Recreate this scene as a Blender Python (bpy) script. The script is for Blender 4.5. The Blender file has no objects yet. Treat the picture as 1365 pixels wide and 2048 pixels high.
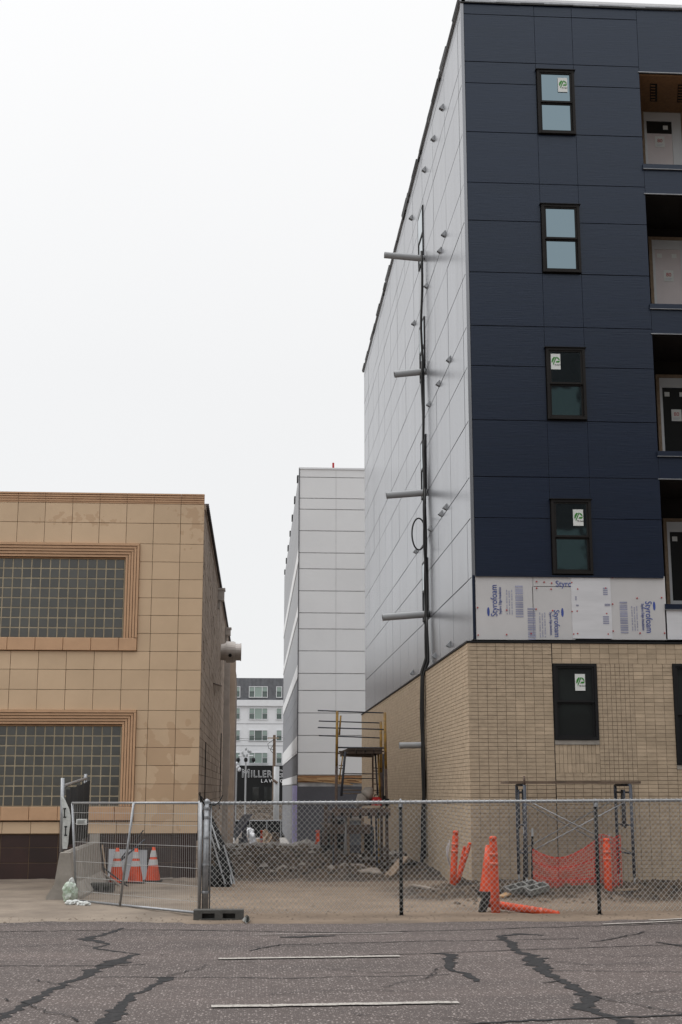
import bpy, bmesh, math, random
from mathutils import Vector, Matrix, noise as mn
random.seed(7)
S = bpy.context.scene
C = S.collection
# ------------------------------------------------------------------ camera
F = 2660.0; CX = 682.5; CY = 1024.0; H = 1.9           # focal length in pixels of the photograph, eye height
TH = math.atan(553 / F); YAW = math.atan(172.5 * math.cos(TH) / F)
cam = bpy.data.cameras.new('camera'); co = bpy.data.objects.new('camera', cam); C.objects.link(co); S.camera = co
cam.sensor_fit = 'VERTICAL'; cam.sensor_height = 36; cam.lens = F / 2048 * 36; cam.clip_end = 5000; cam.clip_start = .1
co.location = (0, 0, H); co.rotation_euler = (math.pi / 2 + TH, 0, -YAW)
S.render.resolution_x = 682; S.render.resolution_y = 1024
# ------------------------------------------------------------------ sky and sun (overcast)
SUN_EL, SUN_AZ = math.radians(50), math.radians(-62)   # azimuth from +Y, negative = to the left
W = bpy.data.worlds.new("World"); S.world = W; W.use_nodes = True
nt = W.node_tree; nt.nodes.clear()
def N(t, ty, **k):
    n = t.nodes.new(ty)
    for a, b in k.items(): setattr(n, a, b)
    return n
out = N(nt, 'ShaderNodeOutputWorld'); bg = N(nt, 'ShaderNodeBackground')
sk = N(nt, 'ShaderNodeTexSky', sky_type='NISHITA'); sk.sun_disc = False; sk.sun_elevation = SUN_EL; sk.sun_rotation = SUN_AZ
geo = N(nt, 'ShaderNodeTexCoord'); sep = N(nt, 'ShaderNodeSeparateXYZ'); nt.links.new(geo.outputs['Generated'], sep.inputs[0])
rmp = N(nt, 'ShaderNodeValToRGB'); nt.links.new(sep.outputs['Z'], rmp.inputs[0])
e = rmp.color_ramp.elements; e[0].position = 0.0; e[0].color = (8.9, 8.95, 9.0, 1); e[1].position = 1.0; e[1].color = (27, 27.1, 27.3, 1)
q = rmp.color_ramp.elements.new(.3); q.color = (9.25, 9.27, 9.3, 1)
q = rmp.color_ramp.elements.new(.55); q.color = (10.2, 10.2, 10.2, 1)
cn = N(nt, 'ShaderNodeTexNoise'); cn.inputs['Scale'].default_value = 2.2; cn.inputs['Detail'].default_value = 5
nt.links.new(geo.outputs['Generated'], cn.inputs['Vector'])
cm = N(nt, 'ShaderNodeMapRange'); cm.inputs['To Min'].default_value = .965; cm.inputs['To Max'].default_value = 1.03
nt.links.new(cn.outputs['Fac'], cm.inputs['Value'])
vm = N(nt, 'ShaderNodeVectorMath', operation='SCALE'); nt.links.new(rmp.outputs['Color'], vm.inputs[0]); nt.links.new(cm.outputs[0], vm.inputs['Scale'])
mx = N(nt, 'ShaderNodeMix', data_type='RGBA'); mx.inputs['Factor'].default_value = .96
nt.links.new(sk.outputs[0], mx.inputs[6]); nt.links.new(vm.outputs[0], mx.inputs[7])
nt.links.new(mx.outputs[2], bg.inputs[0]); bg.inputs[1].default_value = .1; nt.links.new(bg.outputs[0], out.inputs[0])
sl = bpy.data.lights.new('sun', 'SUN'); sl.energy = 1.0; sl.angle = math.radians(28); sl.color = (1, .97, .93)
so = bpy.data.objects.new('sun', sl); C.objects.link(so)
sd = Vector((math.sin(SUN_AZ) * math.cos(SUN_EL), math.cos(SUN_AZ) * math.cos(SUN_EL), math.sin(SUN_EL)))
so.rotation_euler = sd.to_track_quat('Z', 'Y').to_euler()
S.view_settings.view_transform = 'Standard'; S.view_settings.look = 'None'; S.view_settings.exposure = 0.0; S.view_settings.gamma = 1
S.render.engine = 'CYCLES'
# ------------------------------------------------------------------ where the photograph's points lie in the place
def ray(px, py):
    x = (px - CX) / F; y = -(py - CY) / F
    f = math.cos(TH) - y * math.sin(TH); z = math.sin(TH) + y * math.cos(TH)
    return (x * math.cos(YAW) + f * math.sin(YAW), -x * math.sin(YAW) + f * math.cos(YAW), z)
def PY(px, py, Y): d = ray(px, py); t = Y / d[1]; return Vector((d[0] * t, Y, H + d[2] * t))
def PX(px, py, X): d = ray(px, py); t = X / d[0]; return Vector((X, d[1] * t, H + d[2] * t))
def PZ(px, py, Z=0.): d = ray(px, py); t = (Z - H) / d[2]; return Vector((d[0] * t, d[1] * t, Z))
def sstep(a, b, v): t = min(1, max(0, (v - a) / (b - a))); return t * t * (3 - 2 * t)
# ------------------------------------------------------------------ materials
def mat(name, c, rough=.75, c2=None, var=.18, scale=2.5, stretch=(1, 1, 1), bump=0., bscale=30., metal=0., spec=.5, rand=0., detail=6., coat=0.):
    m = bpy.data.materials.new(name); m.use_nodes = True; t = m.node_tree; p = t.nodes['Principled BSDF']
    p.inputs['Roughness'].default_value = rough; p.inputs['Metallic'].default_value = metal
    p.inputs['Specular IOR Level'].default_value = spec; p.inputs['Coat Weight'].default_value = coat
    g = N(t, 'ShaderNodeNewGeometry'); mp = N(t, 'ShaderNodeMapping'); mp.inputs['Scale'].default_value = stretch
    t.links.new(g.outputs['Position'], mp.inputs['Vector'])
    n = N(t, 'ShaderNodeTexNoise'); n.inputs['Scale'].default_value = scale; n.inputs['Detail'].default_value = detail; n.inputs['Roughness'].default_value = .62
    t.links.new(mp.outputs[0], n.inputs['Vector'])
    r = N(t, 'ShaderNodeValToRGB'); t.links.new(n.outputs['Fac'], r.inputs[0])
    c2 = c2 or tuple(max(0, v * (1 - 2 * var)) for v in c)
    r.color_ramp.elements[0].position = .3; r.color_ramp.elements[1].position = .7
    r.color_ramp.elements[0].color = (*c2, 1); r.color_ramp.elements[1].color = (*c, 1)
    last = r.outputs['Color']
    if rand:
        oi = N(t, 'ShaderNodeObjectInfo'); mr = N(t, 'ShaderNodeMapRange'); mr.inputs['To Min'].default_value = 1 - rand; mr.inputs['To Max'].default_value = 1 + rand
        t.links.new(oi.outputs['Random'], mr.inputs['Value'])
        sc = N(t, 'ShaderNodeVectorMath', operation='SCALE'); t.links.new(last, sc.inputs[0]); t.links.new(mr.outputs[0], sc.inputs['Scale']); last = sc.outputs[0]
    t.links.new(last, p.inputs['Base Color'])
    if bump:
        b = N(t, 'ShaderNodeBump'); b.inputs['Strength'].default_value = bump; b.inputs['Distance'].default_value = .02
        n2 = N(t, 'ShaderNodeTexNoise'); n2.inputs['Scale'].default_value = bscale; n2.inputs['Detail'].default_value = 5
        t.links.new(mp.outputs[0], n2.inputs['Vector']); t.links.new(n2.outputs['Fac'], b.inputs['Height']); t.links.new(b.outputs[0], p.inputs['Normal'])
    m['last'] = 1
    return m
M = {}
M['navy'] = mat('navy_panel', (.0045, .0090, .026), .36, var=.1, scale=1.2, stretch=(.5, 1, 9), bump=.12, bscale=5, rand=.06, spec=.62)
M['navy'].node_tree.nodes['Principled BSDF'].inputs['Specular Tint'].default_value = (.78, .88, 1.0, 1)
M['silver'] = mat('silver_panel', (.325, .335, .36), .27, var=.09, scale=.8, stretch=(1, 2.6, .35), bump=.05, bscale=3, rand=.035, metal=.55, spec=.6)
M['grey_panel'] = mat('light_grey_panel', (.70, .705, .715), .5, var=.03, scale=.5, rand=.012)
M['joint_light'] = mat('light_joint', (.58, .58, .59), .7)
M['joint'] = mat('joint', (.12, .12, .13), .7)
M['joint_navy'] = mat('dark_joint', (.008, .010, .017), .7)
M['brick'] = mat('tan_brick', (.515, .405, .29), .85, c2=(.37, .29, .205), scale=1.4, stretch=(1, 1, 2.4), bump=.2, bscale=40, rand=.1, spec=.25)
M['brick_field'] = mat('tan_brick_field', (.50, .395, .283), .85, c2=(.36, .283, .203), scale=3.5, stretch=(1.5, 1.5, 3), bump=.2, bscale=40, spec=.25, detail=9)
M['dark_plank'] = mat('dark_plank', (.075, .05, .035), .85, c2=(.03, .022, .018), scale=5)
M['deck_wood'] = mat('grey_brown_plank', (.17, .12, .085), .85, c2=(.09, .065, .048), scale=3)
M['mortar'] = mat('mortar', (.33, .265, .20), .95, scale=8)
M['foam'] = mat('foam_board', (.565, .555, .555), .55, var=.05, scale=1.1, rand=.03)
M['foam_white'] = mat('foam_board_white', (.64, .64, .66), .5, var=.06, scale=1, stretch=(1, 1, 7))
M['blue_print'] = mat('blue_print', (.05, .09, .36), .6)
M['pale_print'] = mat('pale_print', (.36, .37, .49), .6)
M['tan'] = mat('tan_tile', (.62, .455, .30), .5, c2=(.555, .405, .265), scale=1.3, rand=.035, bump=.05, bscale=12, spec=.4)
M['tan_trim'] = mat('orange_tan_moulding', (.58, .36, .21), .55, c2=(.49, .30, .175), scale=3, rand=.03)
M['grout'] = mat('tile_grout', (.20, .135, .085), .9)
M['maroon'] = mat('maroon_base_tile', (.034, .013, .010), .5, var=.2, rand=.25)
M['black'] = mat('black_metal', (.010, .010, .011), .55, spec=.3)
M['bronze'] = mat('bronze_window_frame', (.012, .010, .009), .6, spec=.25)
M['steel'] = mat('galvanised_steel', (.36, .37, .385), .45, var=.15, scale=18, metal=.65)
M['pipe_grey'] = mat('grey_plastic_pipe', (.36, .37, .38), .4, var=.05)
M['rubber'] = mat('black_rubber', (.014, .014, .014), .6)
M['wire'] = mat('zinc_wire', (.44, .44, .43), .6, var=.1, scale=20)
M['orange'] = mat('orange_plastic', (.80, .085, .02), .5, c2=(.42, .06, .025), scale=7, detail=10, spec=.3)
M['orange_net'] = mat('orange_netting', (.60, .055, .03), .6, c2=(.42, .04, .025), scale=5)
M['white_band'] = mat('white_reflective_band', (.60, .60, .60), .35, var=.12, scale=12)
M['concrete'] = mat('concrete', (.34, .31, .275), .9, c2=(.22, .20, .175), scale=3, bump=.3, bscale=25)
M['dark_concrete'] = mat('dark_rubber_block', (.085, .082, .075), .9, scale=8, bump=.3)
M['wood'] = mat('weathered_wood', (.30, .22, .15), .85, c2=(.18, .13, .09), scale=2, stretch=(8, 1, 8))
M['raw_wood'] = mat('raw_wood', (.34, .18, .085), .8, c2=(.17, .085, .04), scale=4, stretch=(1, 1, 9))
M['lath'] = mat('pale_lath', (.52, .34, .18), .8, c2=(.26, .14, .06), scale=2, stretch=(1, 1, 12))
M['pale_board'] = mat('pale_board', (.36, .31, .26), .85, c2=(.22, .18, .15), scale=4)
M['bgrey'] = mat('grey_block', (.20, .20, .19), .9, c2=(.11, .11, .10), scale=9)
M['osb'] = mat('osb_ceiling', (.34, .19, .09), .8, c2=(.22, .12, .06), scale=14)
M['yellow'] = mat('yellow_scaffold_paint', (.42, .24, .03), .55, c2=(.14, .09, .04), scale=9)
M['rust'] = mat('rusty_steel', (.15, .10, .075), .85, c2=(.055, .040, .033), scale=7, bump=.2)
M['scaff'] = mat('dull_blue_scaffold_paint', (.06, .07, .095), .6, c2=(.03, .03, .033), scale=12)
M['side_wall'] = mat('greige_painted_brick', (.54, .44, .36), .9, c2=(.34, .27, .215), scale=1.1, bump=.4, bscale=9, stretch=(1, .5, 1))
M['side_gap'] = mat('dark_brick_joint', (.12, .10, .085), .95)
M['coping'] = mat('dark_clay_coping', (.05, .035, .03), .7, rand=.3)
M['duct'] = mat('painted_duct', (.52, .47, .43), .4, c2=(.40, .36, .33), scale=3, metal=.3)
M['white_paint'] = mat('white_siding', (.72, .73, .75), .6, var=.04)
M['seam_metal'] = mat('grey_seam_metal', (.16, .165, .18), .5)
M['door_white'] = mat('white_door', (.58, .60, .62), .45, var=.04)
M['film'] = mat('pink_grey_film', (.60, .54, .54), .35, var=.08, scale=1.5)
M['paper'] = mat('paper', (.68, .70, .68), .7, var=.04)
M['red'] = mat('red_plastic', (.45, .01, .012), .4)
M['red_print'] = mat('red_print', (.5, .05, .05), .7)
M['green_print'] = mat('green_print', (.03, .26, .02), .6)
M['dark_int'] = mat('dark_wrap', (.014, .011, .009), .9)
M['purple'] = mat('violet_membrane', (.58, .54, .98), .6, var=.1)
M['charcoal'] = mat('charcoal_cladding', (.075, .075, .088), .6, var=.08)
M['mid_grey'] = mat('mid_grey_cladding', (.17, .175, .195), .5, var=.06)
M['line'] = mat('road_paint', (.37, .345, .315), .85, c2=(.14, .12, .11), scale=30, detail=12)
M['line'].node_tree.nodes['Color Ramp'].color_ramp.elements[0].position = .38; M['line'].node_tree.nodes['Color Ramp'].color_ramp.elements[1].position = .49
M['tar'] = mat('tar_seal', (.042, .041, .042), .85, c2=(.016, .016, .017), scale=14, detail=9, spec=.15)
M['stone'] = mat('rubble_stone', (.26, .215, .175), .95, c2=(.13, .105, .085), scale=3, rand=.2)
M['bag'] = mat('bag_plastic', (.60, .62, .60), .35, var=.15, scale=20)
M['canvas'] = mat('beige_canvas', (.36, .32, .28), .9)
M['opp'] = mat('dark_red_brick', (.045, .040, .038), .9)
M['screen'] = mat('black_screen_fabric', (.007, .0075, .008), .9)
M['panel_blue'] = mat('solar_panel', (.16, .175, .20), .3)
def glass(name, c, rough=.03, metal=1.):
    m = bpy.data.materials.new(name); m.use_nodes = True; p = m.node_tree.nodes['Principled BSDF']
    p.inputs['Base Color'].default_value = (*c, 1); p.inputs['Metallic'].default_value = metal; p.inputs['Roughness'].default_value = rough
    t = m.node_tree; g = N(t, 'ShaderNodeNewGeometry'); n = N(t, 'ShaderNodeTexNoise'); n.inputs['Scale'].default_value = 1.3
    t.links.new(g.outputs['Position'], n.inputs['Vector']); b = N(t, 'ShaderNodeBump'); b.inputs['Strength'].default_value = .06; b.inputs['Distance'].default_value = .05
    t.links.new(n.outputs['Fac'], b.inputs['Height']); t.links.new(b.outputs[0], p.inputs['Normal'])
    return m
M['glass'] = glass('coated_window_glass', (.20, .265, .30))
M['glass_dark'] = glass('plain_dark_glass', (.02, .022, .022), .05, 0.)
M['glass_far'] = glass('far_window_glass', (.10, .13, .12), .1, 0.)
M['glass_far_green'] = glass('far_curtained_glass', (.27, .34, .31), .2, 0.)
M['block'] = mat('glass_block', (.080, .080, .070), .2, c2=(.050, .051, .047), scale=.7, rand=.16, bump=.12, bscale=5, spec=.6)
# stained faces: peeling glaze with shapes of its own
def add_patch(m, c, centre, size, thr=.52, scale=2.2, amt=.5):
    t = m.node_tree; p = t.nodes['Principled BSDF']; src = p.inputs['Base Color'].links[0].from_socket
    g = N(t, 'ShaderNodeNewGeometry')
    s = N(t, 'ShaderNodeVectorMath', operation='SUBTRACT'); t.links.new(g.outputs['Position'], s.inputs[0]); s.inputs[1].default_value = centre
    d = N(t, 'ShaderNodeVectorMath', operation='DIVIDE'); t.links.new(s.outputs[0], d.inputs[0]); d.inputs[1].default_value = size
    l = N(t, 'ShaderNodeVectorMath', operation='LENGTH'); t.links.new(d.outputs[0], l.inputs[0])
    n = N(t, 'ShaderNodeTexNoise'); n.inputs['Scale'].default_value = scale; n.inputs['Detail'].default_value = 7; t.links.new(g.outputs['Position'], n.inputs['Vector'])
    a = N(t, 'ShaderNodeMath', operation='MULTIPLY_ADD'); t.links.new(l.outputs['Value'], a.inputs[0]); a.inputs[1].default_value = -.16; t.links.new(n.outputs['Fac'], a.inputs[2])
    r = N(t, 'ShaderNodeMapRange'); t.links.new(a.outputs[0], r.inputs['Value']); r.inputs['From Min'].default_value = thr - .16; r.inputs['From Max'].default_value = thr - .145
    r.inputs['To Max'].default_value = amt
    x = N(t, 'ShaderNodeMix', data_type='RGBA'); t.links.new(r.outputs[0], x.inputs['Factor']); t.links.new(src, x.inputs[6]); x.inputs[7].default_value = (*c, 1)
    t.links.new(x.outputs[2], p.inputs['Base Color'])
add_patch(M['tan'], (.44, .275, .16), (-1.8, 29.6, 2.15), (.85, 2, .85), .535, 2.0, .42)
add_patch(M['tan'], (.44, .275, .16), (-1.45, 29.6, 7.7), (.35, 2, .45), .55, 4.5, .45)
add_patch(M['tan'], (.44, .275, .16), (-4.0, 29.6, 7.85), (.9, 2, .14), .56, 6, .45)
# ------------------------------------------------------------------ building blocks
class MB:
    def __init__(s): s.v = []; s.f = []
    def face(s, pts):
        b = len(s.v); s.v += [tuple(p) for p in pts]; s.f.append(tuple(range(b, b + len(pts))))
    def box(s, x0, y0, z0, x1, y1, z1):
        if x0 > x1: x0, x1 = x1, x0
        if y0 > y1: y0, y1 = y1, y0
        if z0 > z1: z0, z1 = z1, z0
        b = len(s.v)
        s.v += [(x0, y0, z0), (x1, y0, z0), (x1, y1, z0), (x0, y1, z0), (x0, y0, z1), (x1, y0, z1), (x1, y1, z1), (x0, y1, z1)]
        s.f += [tuple(b + i for i in f) for f in ((0, 3, 2, 1), (4, 5, 6, 7), (0, 1, 5, 4), (1, 2, 6, 5), (2, 3, 7, 6), (3, 0, 4, 7))]
        return s
    def obox(s, o, a, b_, c):                       # origin corner and three edge vectors
        o, a, b_, c = map(Vector, (o, a, b_, c))
        if a.cross(b_).dot(c) < 0: a, b_ = b_, a
        P = [o, o + a, o + a + b_, o + b_, o + c, o + a + c, o + a + b_ + c, o + b_ + c]
        b = len(s.v); s.v += [tuple(p) for p in P]
        s.f += [tuple(b + i for i in f) for f in ((0, 3, 2, 1), (4, 5, 6, 7), (0, 1, 5, 4), (1, 2, 6, 5), (2, 3, 7, 6), (3, 0, 4, 7))]
        return s
    def tube(s, pts, r, n=6, caps=True):
        pts = [Vector(p) for p in pts]; rs = r if isinstance(r, (list, tuple)) else [r] * len(pts)
        b = len(s.v); up = None
        for i, p in enumerate(pts):
            d = (pts[min(i + 1, len(pts) - 1)] - pts[max(i - 1, 0)]).normalized()
            if up is None: up = Vector((0, 0, 1)) if abs(d.z) < .9 else Vector((1, 0, 0))
            u = d.cross(up).normalized(); w = u.cross(d).normalized(); up = w
            for k in range(n):
                a = 2 * math.pi * (k + .5) / n
                s.v.append(tuple(p + rs[i] * (math.cos(a) * u + math.sin(a) * w)))
        for i in range(len(pts) - 1):
            for k in range(n):
                k2 = (k + 1) % n
                s.f.append((b + i * n + k, b + (i + 1) * n + k, b + (i + 1) * n + k2, b + i * n + k2))
        if caps:
            s.f.append(tuple(b + k for k in range(n))); s.f.append(tuple(b + (len(pts) - 1) * n + k for k in reversed(range(n))))
        return s
    def bar(s, a, b_, w):                            # square bar
        return s.tube([a, b_], w * .7071, 4)
    def lathe(s, c, prof, n=20):
        b = len(s.v); c = Vector(c)
        for r, z in prof:
            for k in range(n):
                a = 2 * math.pi * k / n; s.v.append((c.x + r * math.cos(a), c.y + r * math.sin(a), c.z + z))
        for i in range(len(prof) - 1):
            for k in range(n):
                k2 = (k + 1) % n; s.f.append((b + i * n + k, b + i * n + k2, b + (i + 1) * n + k2, b + (i + 1) * n + k))
        return s
    def mesh(s, name, m, org=Vector(), smooth=False):
        me = bpy.data.meshes.new(name); me.from_pydata([(v[0] - org[0], v[1] - org[1], v[2] - org[2]) for v in s.v], [], s.f)
        me.materials.append(M[m] if isinstance(m, str) else m)
        if smooth: me.polygons.foreach_set('use_smooth', [True] * len(me.polygons))
        me.update(); return me
    def build(s, name, m, parent=None, smooth=False, org=None, **props):
        po = wloc(parent); o_ = Vector(org) if org is not None else po
        o = bpy.data.objects.new(name, s.mesh(name, m, o_, smooth)); C.objects.link(o)
        o.location = o_ - po; o.parent = parent; 
        for k, v in props.items(): o[k] = v
        return o
def wloc(o):
    v = Vector()
    while o is not None: v = v + o.location; o = o.parent
    return v
def thing(name, loc, label, cat, group=None):
    o = bpy.data.objects.new(name, None); C.objects.link(o); o.location = loc; o.empty_display_size = .2
    o['label'] = label; o['category'] = cat
    if group: o['group'] = group
    return o
_cache = {}
def piece(name, size, centre, m, parent, bev=0., tilt=0.):      # small block sharing mesh data with pieces of its size
    key = (name, m, tuple(round(v, 3) for v in size), bev)
    if key not in _cache:
        b = MB(); x, y, z = [v / 2 for v in key[2]]
        if bev:
            ring = lambda X, Z, Y: [(-X, Y, -Z), (X, Y, -Z), (X, Y, Z), (-X, Y, Z)]
            R = [ring(x, z, y), ring(x, z, -y + bev), ring(x - bev, z - bev, -y)]
            b.v = sum(R, [])
            for i in (0, 1):
                for k in range(4): b.f.append((i * 4 + k, (i + 1) * 4 + k, (i + 1) * 4 + (k + 1) % 4, i * 4 + (k + 1) % 4))
            b.f += [(8, 9, 10, 11), (3, 2, 1, 0)]
            b.f = [tuple(reversed(f)) if False else f for f in b.f]
            me = b.mesh(name, m)
            bmx = bmesh.new(); bmx.from_mesh(me); bmesh.ops.recalc_face_normals(bmx, faces=bmx.faces); bmx.to_mesh(me); bmx.free()
        else:
            b.box(-x, -y, -z, x, y, z); me = b.mesh(name, m)
        _cache[key] = me
    o = bpy.data.objects.new(name, _cache[key]); C.objects.link(o); o.parent = parent; o.location = Vector(centre) - wloc(parent)
    if tilt: o.rotation_euler = (random.uniform(-tilt, tilt), random.uniform(-tilt, tilt), random.uniform(-tilt, tilt))
    return o
def copy_tree(o, parent=None, loc=None, label=None):
    c = o.copy(); C.objects.link(c); c.parent = parent
    if loc is not None: c.location = loc
    if label: c['label'] = label
    for ch in [x for x in C.objects if x.parent == o]: copy_tree(ch, c)
    return c
def text(name, s, size, centre, m, parent, rot=0., plane='front', outline=0., depth=.002, sx=1., spacing=1.):
    cu = bpy.data.curves.new(name, 'FONT'); cu.body = s; cu.size = size; cu.align_x = 'CENTER'; cu.align_y = 'CENTER'
    cu.space_character = spacing
    if outline: cu.fill_mode = 'NONE'; cu.bevel_depth = outline; cu.bevel_resolution = 0
    else: cu.extrude = depth
    t = bpy.data.objects.new(name, cu); C.objects.link(t); bpy.context.view_layer.update()
    me = bpy.data.meshes.new_from_object(t.evaluated_get(bpy.context.evaluated_depsgraph_get()))
    bpy.data.objects.remove(t); me.name = name
    R = Matrix.Rotation(math.pi / 2, 4, 'X')
    if plane == 'side': R = Matrix.Rotation(-math.pi / 2, 4, 'Z') @ R
    me.transform(R @ Matrix.Rotation(rot, 4, 'Z') @ Matrix.Scale(sx, 4, (1, 0, 0)))
    me.materials.clear(); me.materials.append(M[m])
    o = bpy.data.objects.new(name, me); C.objects.link(o); o.parent = parent; o.location = Vector(centre) - wloc(parent)
    return o
# ------------------------------------------------------------------ THE GROUND
def fbm(x, y, s, o=4, seed=0.): return mn.fractal(Vector((x * s, y * s, seed)), .9, 2.1, o)
def slope(y):
    if y < 43: return 0.
    if y < 67: return -.92 * (y - 43) / 24
    if y < 100: return -.92 - 1.3 * (y - 67) / 33
    if y < 148: return -2.22 - .2 * (y - 100) / 48
    return -2.42
def gz(x, y):
    if y < 19.3 or y > 149: return -.06 if y < 149 else 0.
    e0 = 19.85 + .35 * fbm(x, 0, .35, 3, 3.) + .12 * fbm(x, 0, 2.5, 3, 5.) - .35 * math.exp(-((x - 1.4) / 1.6) ** 2)
    if x < -1: e0 += .25
    h = -.06 + (.075 + .012 * fbm(x, y, 1.2, 4)) * sstep(e0 - .25, e0 + .45, y)
    if y > 20.3: h += .014 * fbm(x, y, 3, 4, 9.) + (.03 * fbm(x * .35, y, 1.6, 4, 12.) * sstep(20.6, 22, y) if x > -1 else 0)
    m = sstep(2.8, 4.2, x + .5 * fbm(0, y, .7, 2)) * sstep(23.2, 24.3, y + .5 * fbm(x, 0, .9, 3, 2.))
    h += m * (.19 + .09 * fbm(x, y, 1.8, 5, 4.)) * (1 - sstep(25.6, 26, y))
    a = sstep(28.5, 31.5, y + .8 * fbm(x, 0, .5, 3, 8.)) * (1 - sstep(60, 70, y))
    if -1.6 < x < 4.3: h += a * (.08 + .20 * fbm(x, y, .8, 6, 6.) + .09 * fbm(x, y, 3, 5, 6.))
    return h + slope(y)
def arr(segs):
    r = []
    for a, b, st in segs:
        n = max(1, round((b - a) / st)); r += [a + (b - a) * i / n for i in range(n)]
    return r + [segs[-1][1]]
xs = arr([(-2500, -500, 1000), (-500, -60, 110), (-60, -12, 12), (-12, -7, .6), (-7, 9.5, .11), (9.5, 14, .6), (14, 60, 12), (60, 500, 110), (500, 2500, 1000)])
ys = arr([(-2500, -500, 1000), (-500, -20, 120), (-20, 19, 8), (19, 26, .09), (26, 46, .13), (46, 75, .4), (75, 147.9, 4), (147.9, 149, .55), (149, 200, 25), (200, 3000, 900)])
g = MB(); nx = len(xs)
for y in ys:
    for x in xs: g.v.append((x, y, gz(x, y)))
for j in range(len(ys) - 1):
    for i in range(nx - 1): g.f.append((j * nx + i, j * nx + i + 1, (j + 1) * nx + i + 1, (j + 1) * nx + i))
def ground_mat():
    m = mat('dirt_ground', (.225, .168, .12), .95, c2=(.125, .09, .063), scale=.9, detail=10, bump=.7, bscale=14)
    t = m.node_tree; p = t.nodes['Principled BSDF']; src = p.inputs['Base Color'].links[0].from_socket
    g = N(t, 'ShaderNodeNewGeometry'); s = N(t, 'ShaderNodeSeparateXYZ'); t.links.new(g.outputs['Position'], s.inputs[0])
    n = N(t, 'ShaderNodeTexNoise'); n.inputs['Scale'].default_value = .8; n.inputs['Detail'].default_value = 8; t.links.new(g.outputs['Position'], n.inputs['Vector'])
    def mask(ax, a, b, amp):
        q = N(t, 'ShaderNodeMath', operation='MULTIPLY_ADD'); t.links.new(n.outputs['Fac'], q.inputs[0]); q.inputs[1].default_value = amp; t.links.new(s.outputs[ax], q.inputs[2])
        r = N(t, 'ShaderNodeMapRange', interpolation_type='SMOOTHSTEP'); t.links.new(q.outputs[0], r.inputs['Value']); r.inputs['From Min'].default_value = a; r.inputs['From Max'].default_value = b
        return r.outputs[0]
    def mix(fac, c):
        nonlocal src
        x = N(t, 'ShaderNodeMix', data_type='RGBA'); t.links.new(fac, x.inputs['Factor']); t.links.new(src, x.inputs[6])
        if isinstance(c, tuple): x.inputs[7].default_value = (*c, 1)
        else: t.links.new(c, x.inputs[7])
        src = x.outputs[2]
    def mul(a, b):
        q = N(t, 'ShaderNodeMath', operation='MULTIPLY'); t.links.new(a, q.inputs[0]); t.links.new(b, q.inputs[1]); return q.outputs[0]
    def inv(a):
        q = N(t, 'ShaderNodeMath', operation='SUBTRACT'); q.inputs[0].default_value = 1; t.links.new(a, q.inputs[1]); return q.outputs[0]
    # freshly dug darker soil: in the alley and along the foot of the brick wall
    d2 = N(t, 'ShaderNodeTexNoise'); d2.inputs['Scale'].default_value = 3.5; d2.inputs['Detail'].default_value = 9; t.links.new(g.outputs['Position'], d2.inputs['Vector'])
    rr = N(t, 'ShaderNodeValToRGB'); t.links.new(d2.outputs['Fac'], rr.inputs[0]); rr.color_ramp.elements[0].position = .38; rr.color_ramp.elements[1].position = .66
    rr.color_ramp.elements[0].color = (.020, .0145, .011, 1); rr.color_ramp.elements[1].color = (.105, .077, .056, 1)
    mix(mask('Y', 29.6, 30.6, 3.), rr.outputs['Color'])
    mix(mul(mask('Y', 23.9, 24.5, 1.4), mul(mask('X', 2.9, 3.9, 1.5), inv(mask('Y', 27., 28., 1.)))), rr.outputs['Color'])
    # grey gravel further down the alley
    d3 = N(t, 'ShaderNodeTexVoronoi'); d3.inputs['Scale'].default_value = 6; t.links.new(g.outputs['Position'], d3.inputs['Vector'])
    r3 = N(t, 'ShaderNodeValToRGB'); t.links.new(d3.outputs['Color'], r3.inputs[0]); r3.color_ramp.elements[0].color = (.12, .11, .10, 1); r3.color_ramp.elements[1].color = (.30, .28, .26, 1)
    mix(mask('Y', 42.5, 44., 3.), r3.outputs['Color'])
    # concrete pavement worn bare on the left, its dirty gutter edge
    mix(mul(inv(mask('X', -.9, .4, 1.5)), inv(mask('Y', 31, 32, 1.))), rr2(t, g))
    ed = mul(inv(mask('Y', 20.25, 20.65, 1.)), mask('Y', 19.0, 19.1, 0.))
    mix(mul(ed, inv(n.outputs['Fac'])), (.075, .062, .052))
    t.links.new(src, p.inputs['Base Color'])
    return m
def rr2(t, g):
    d = N(t, 'ShaderNodeTexNoise'); d.inputs['Scale'].default_value = 1.1; d.inputs['Detail'].default_value = 9; t.links.new(g.outputs['Position'], d.inputs['Vector'])
    r = N(t, 'ShaderNodeValToRGB'); t.links.new(d.outputs['Fac'], r.inputs[0]); r.color_ramp.elements[0].position = .3; r.color_ramp.elements[1].position = .62
    r.color_ramp.elements[0].color = (.14, .112, .088, 1); r.color_ramp.elements[1].color = (.235, .192, .15, 1)
    return r.outputs['Color']
M['ground'] = ground_mat()
g.build('ground', 'ground', smooth=True, kind='structure')
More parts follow.
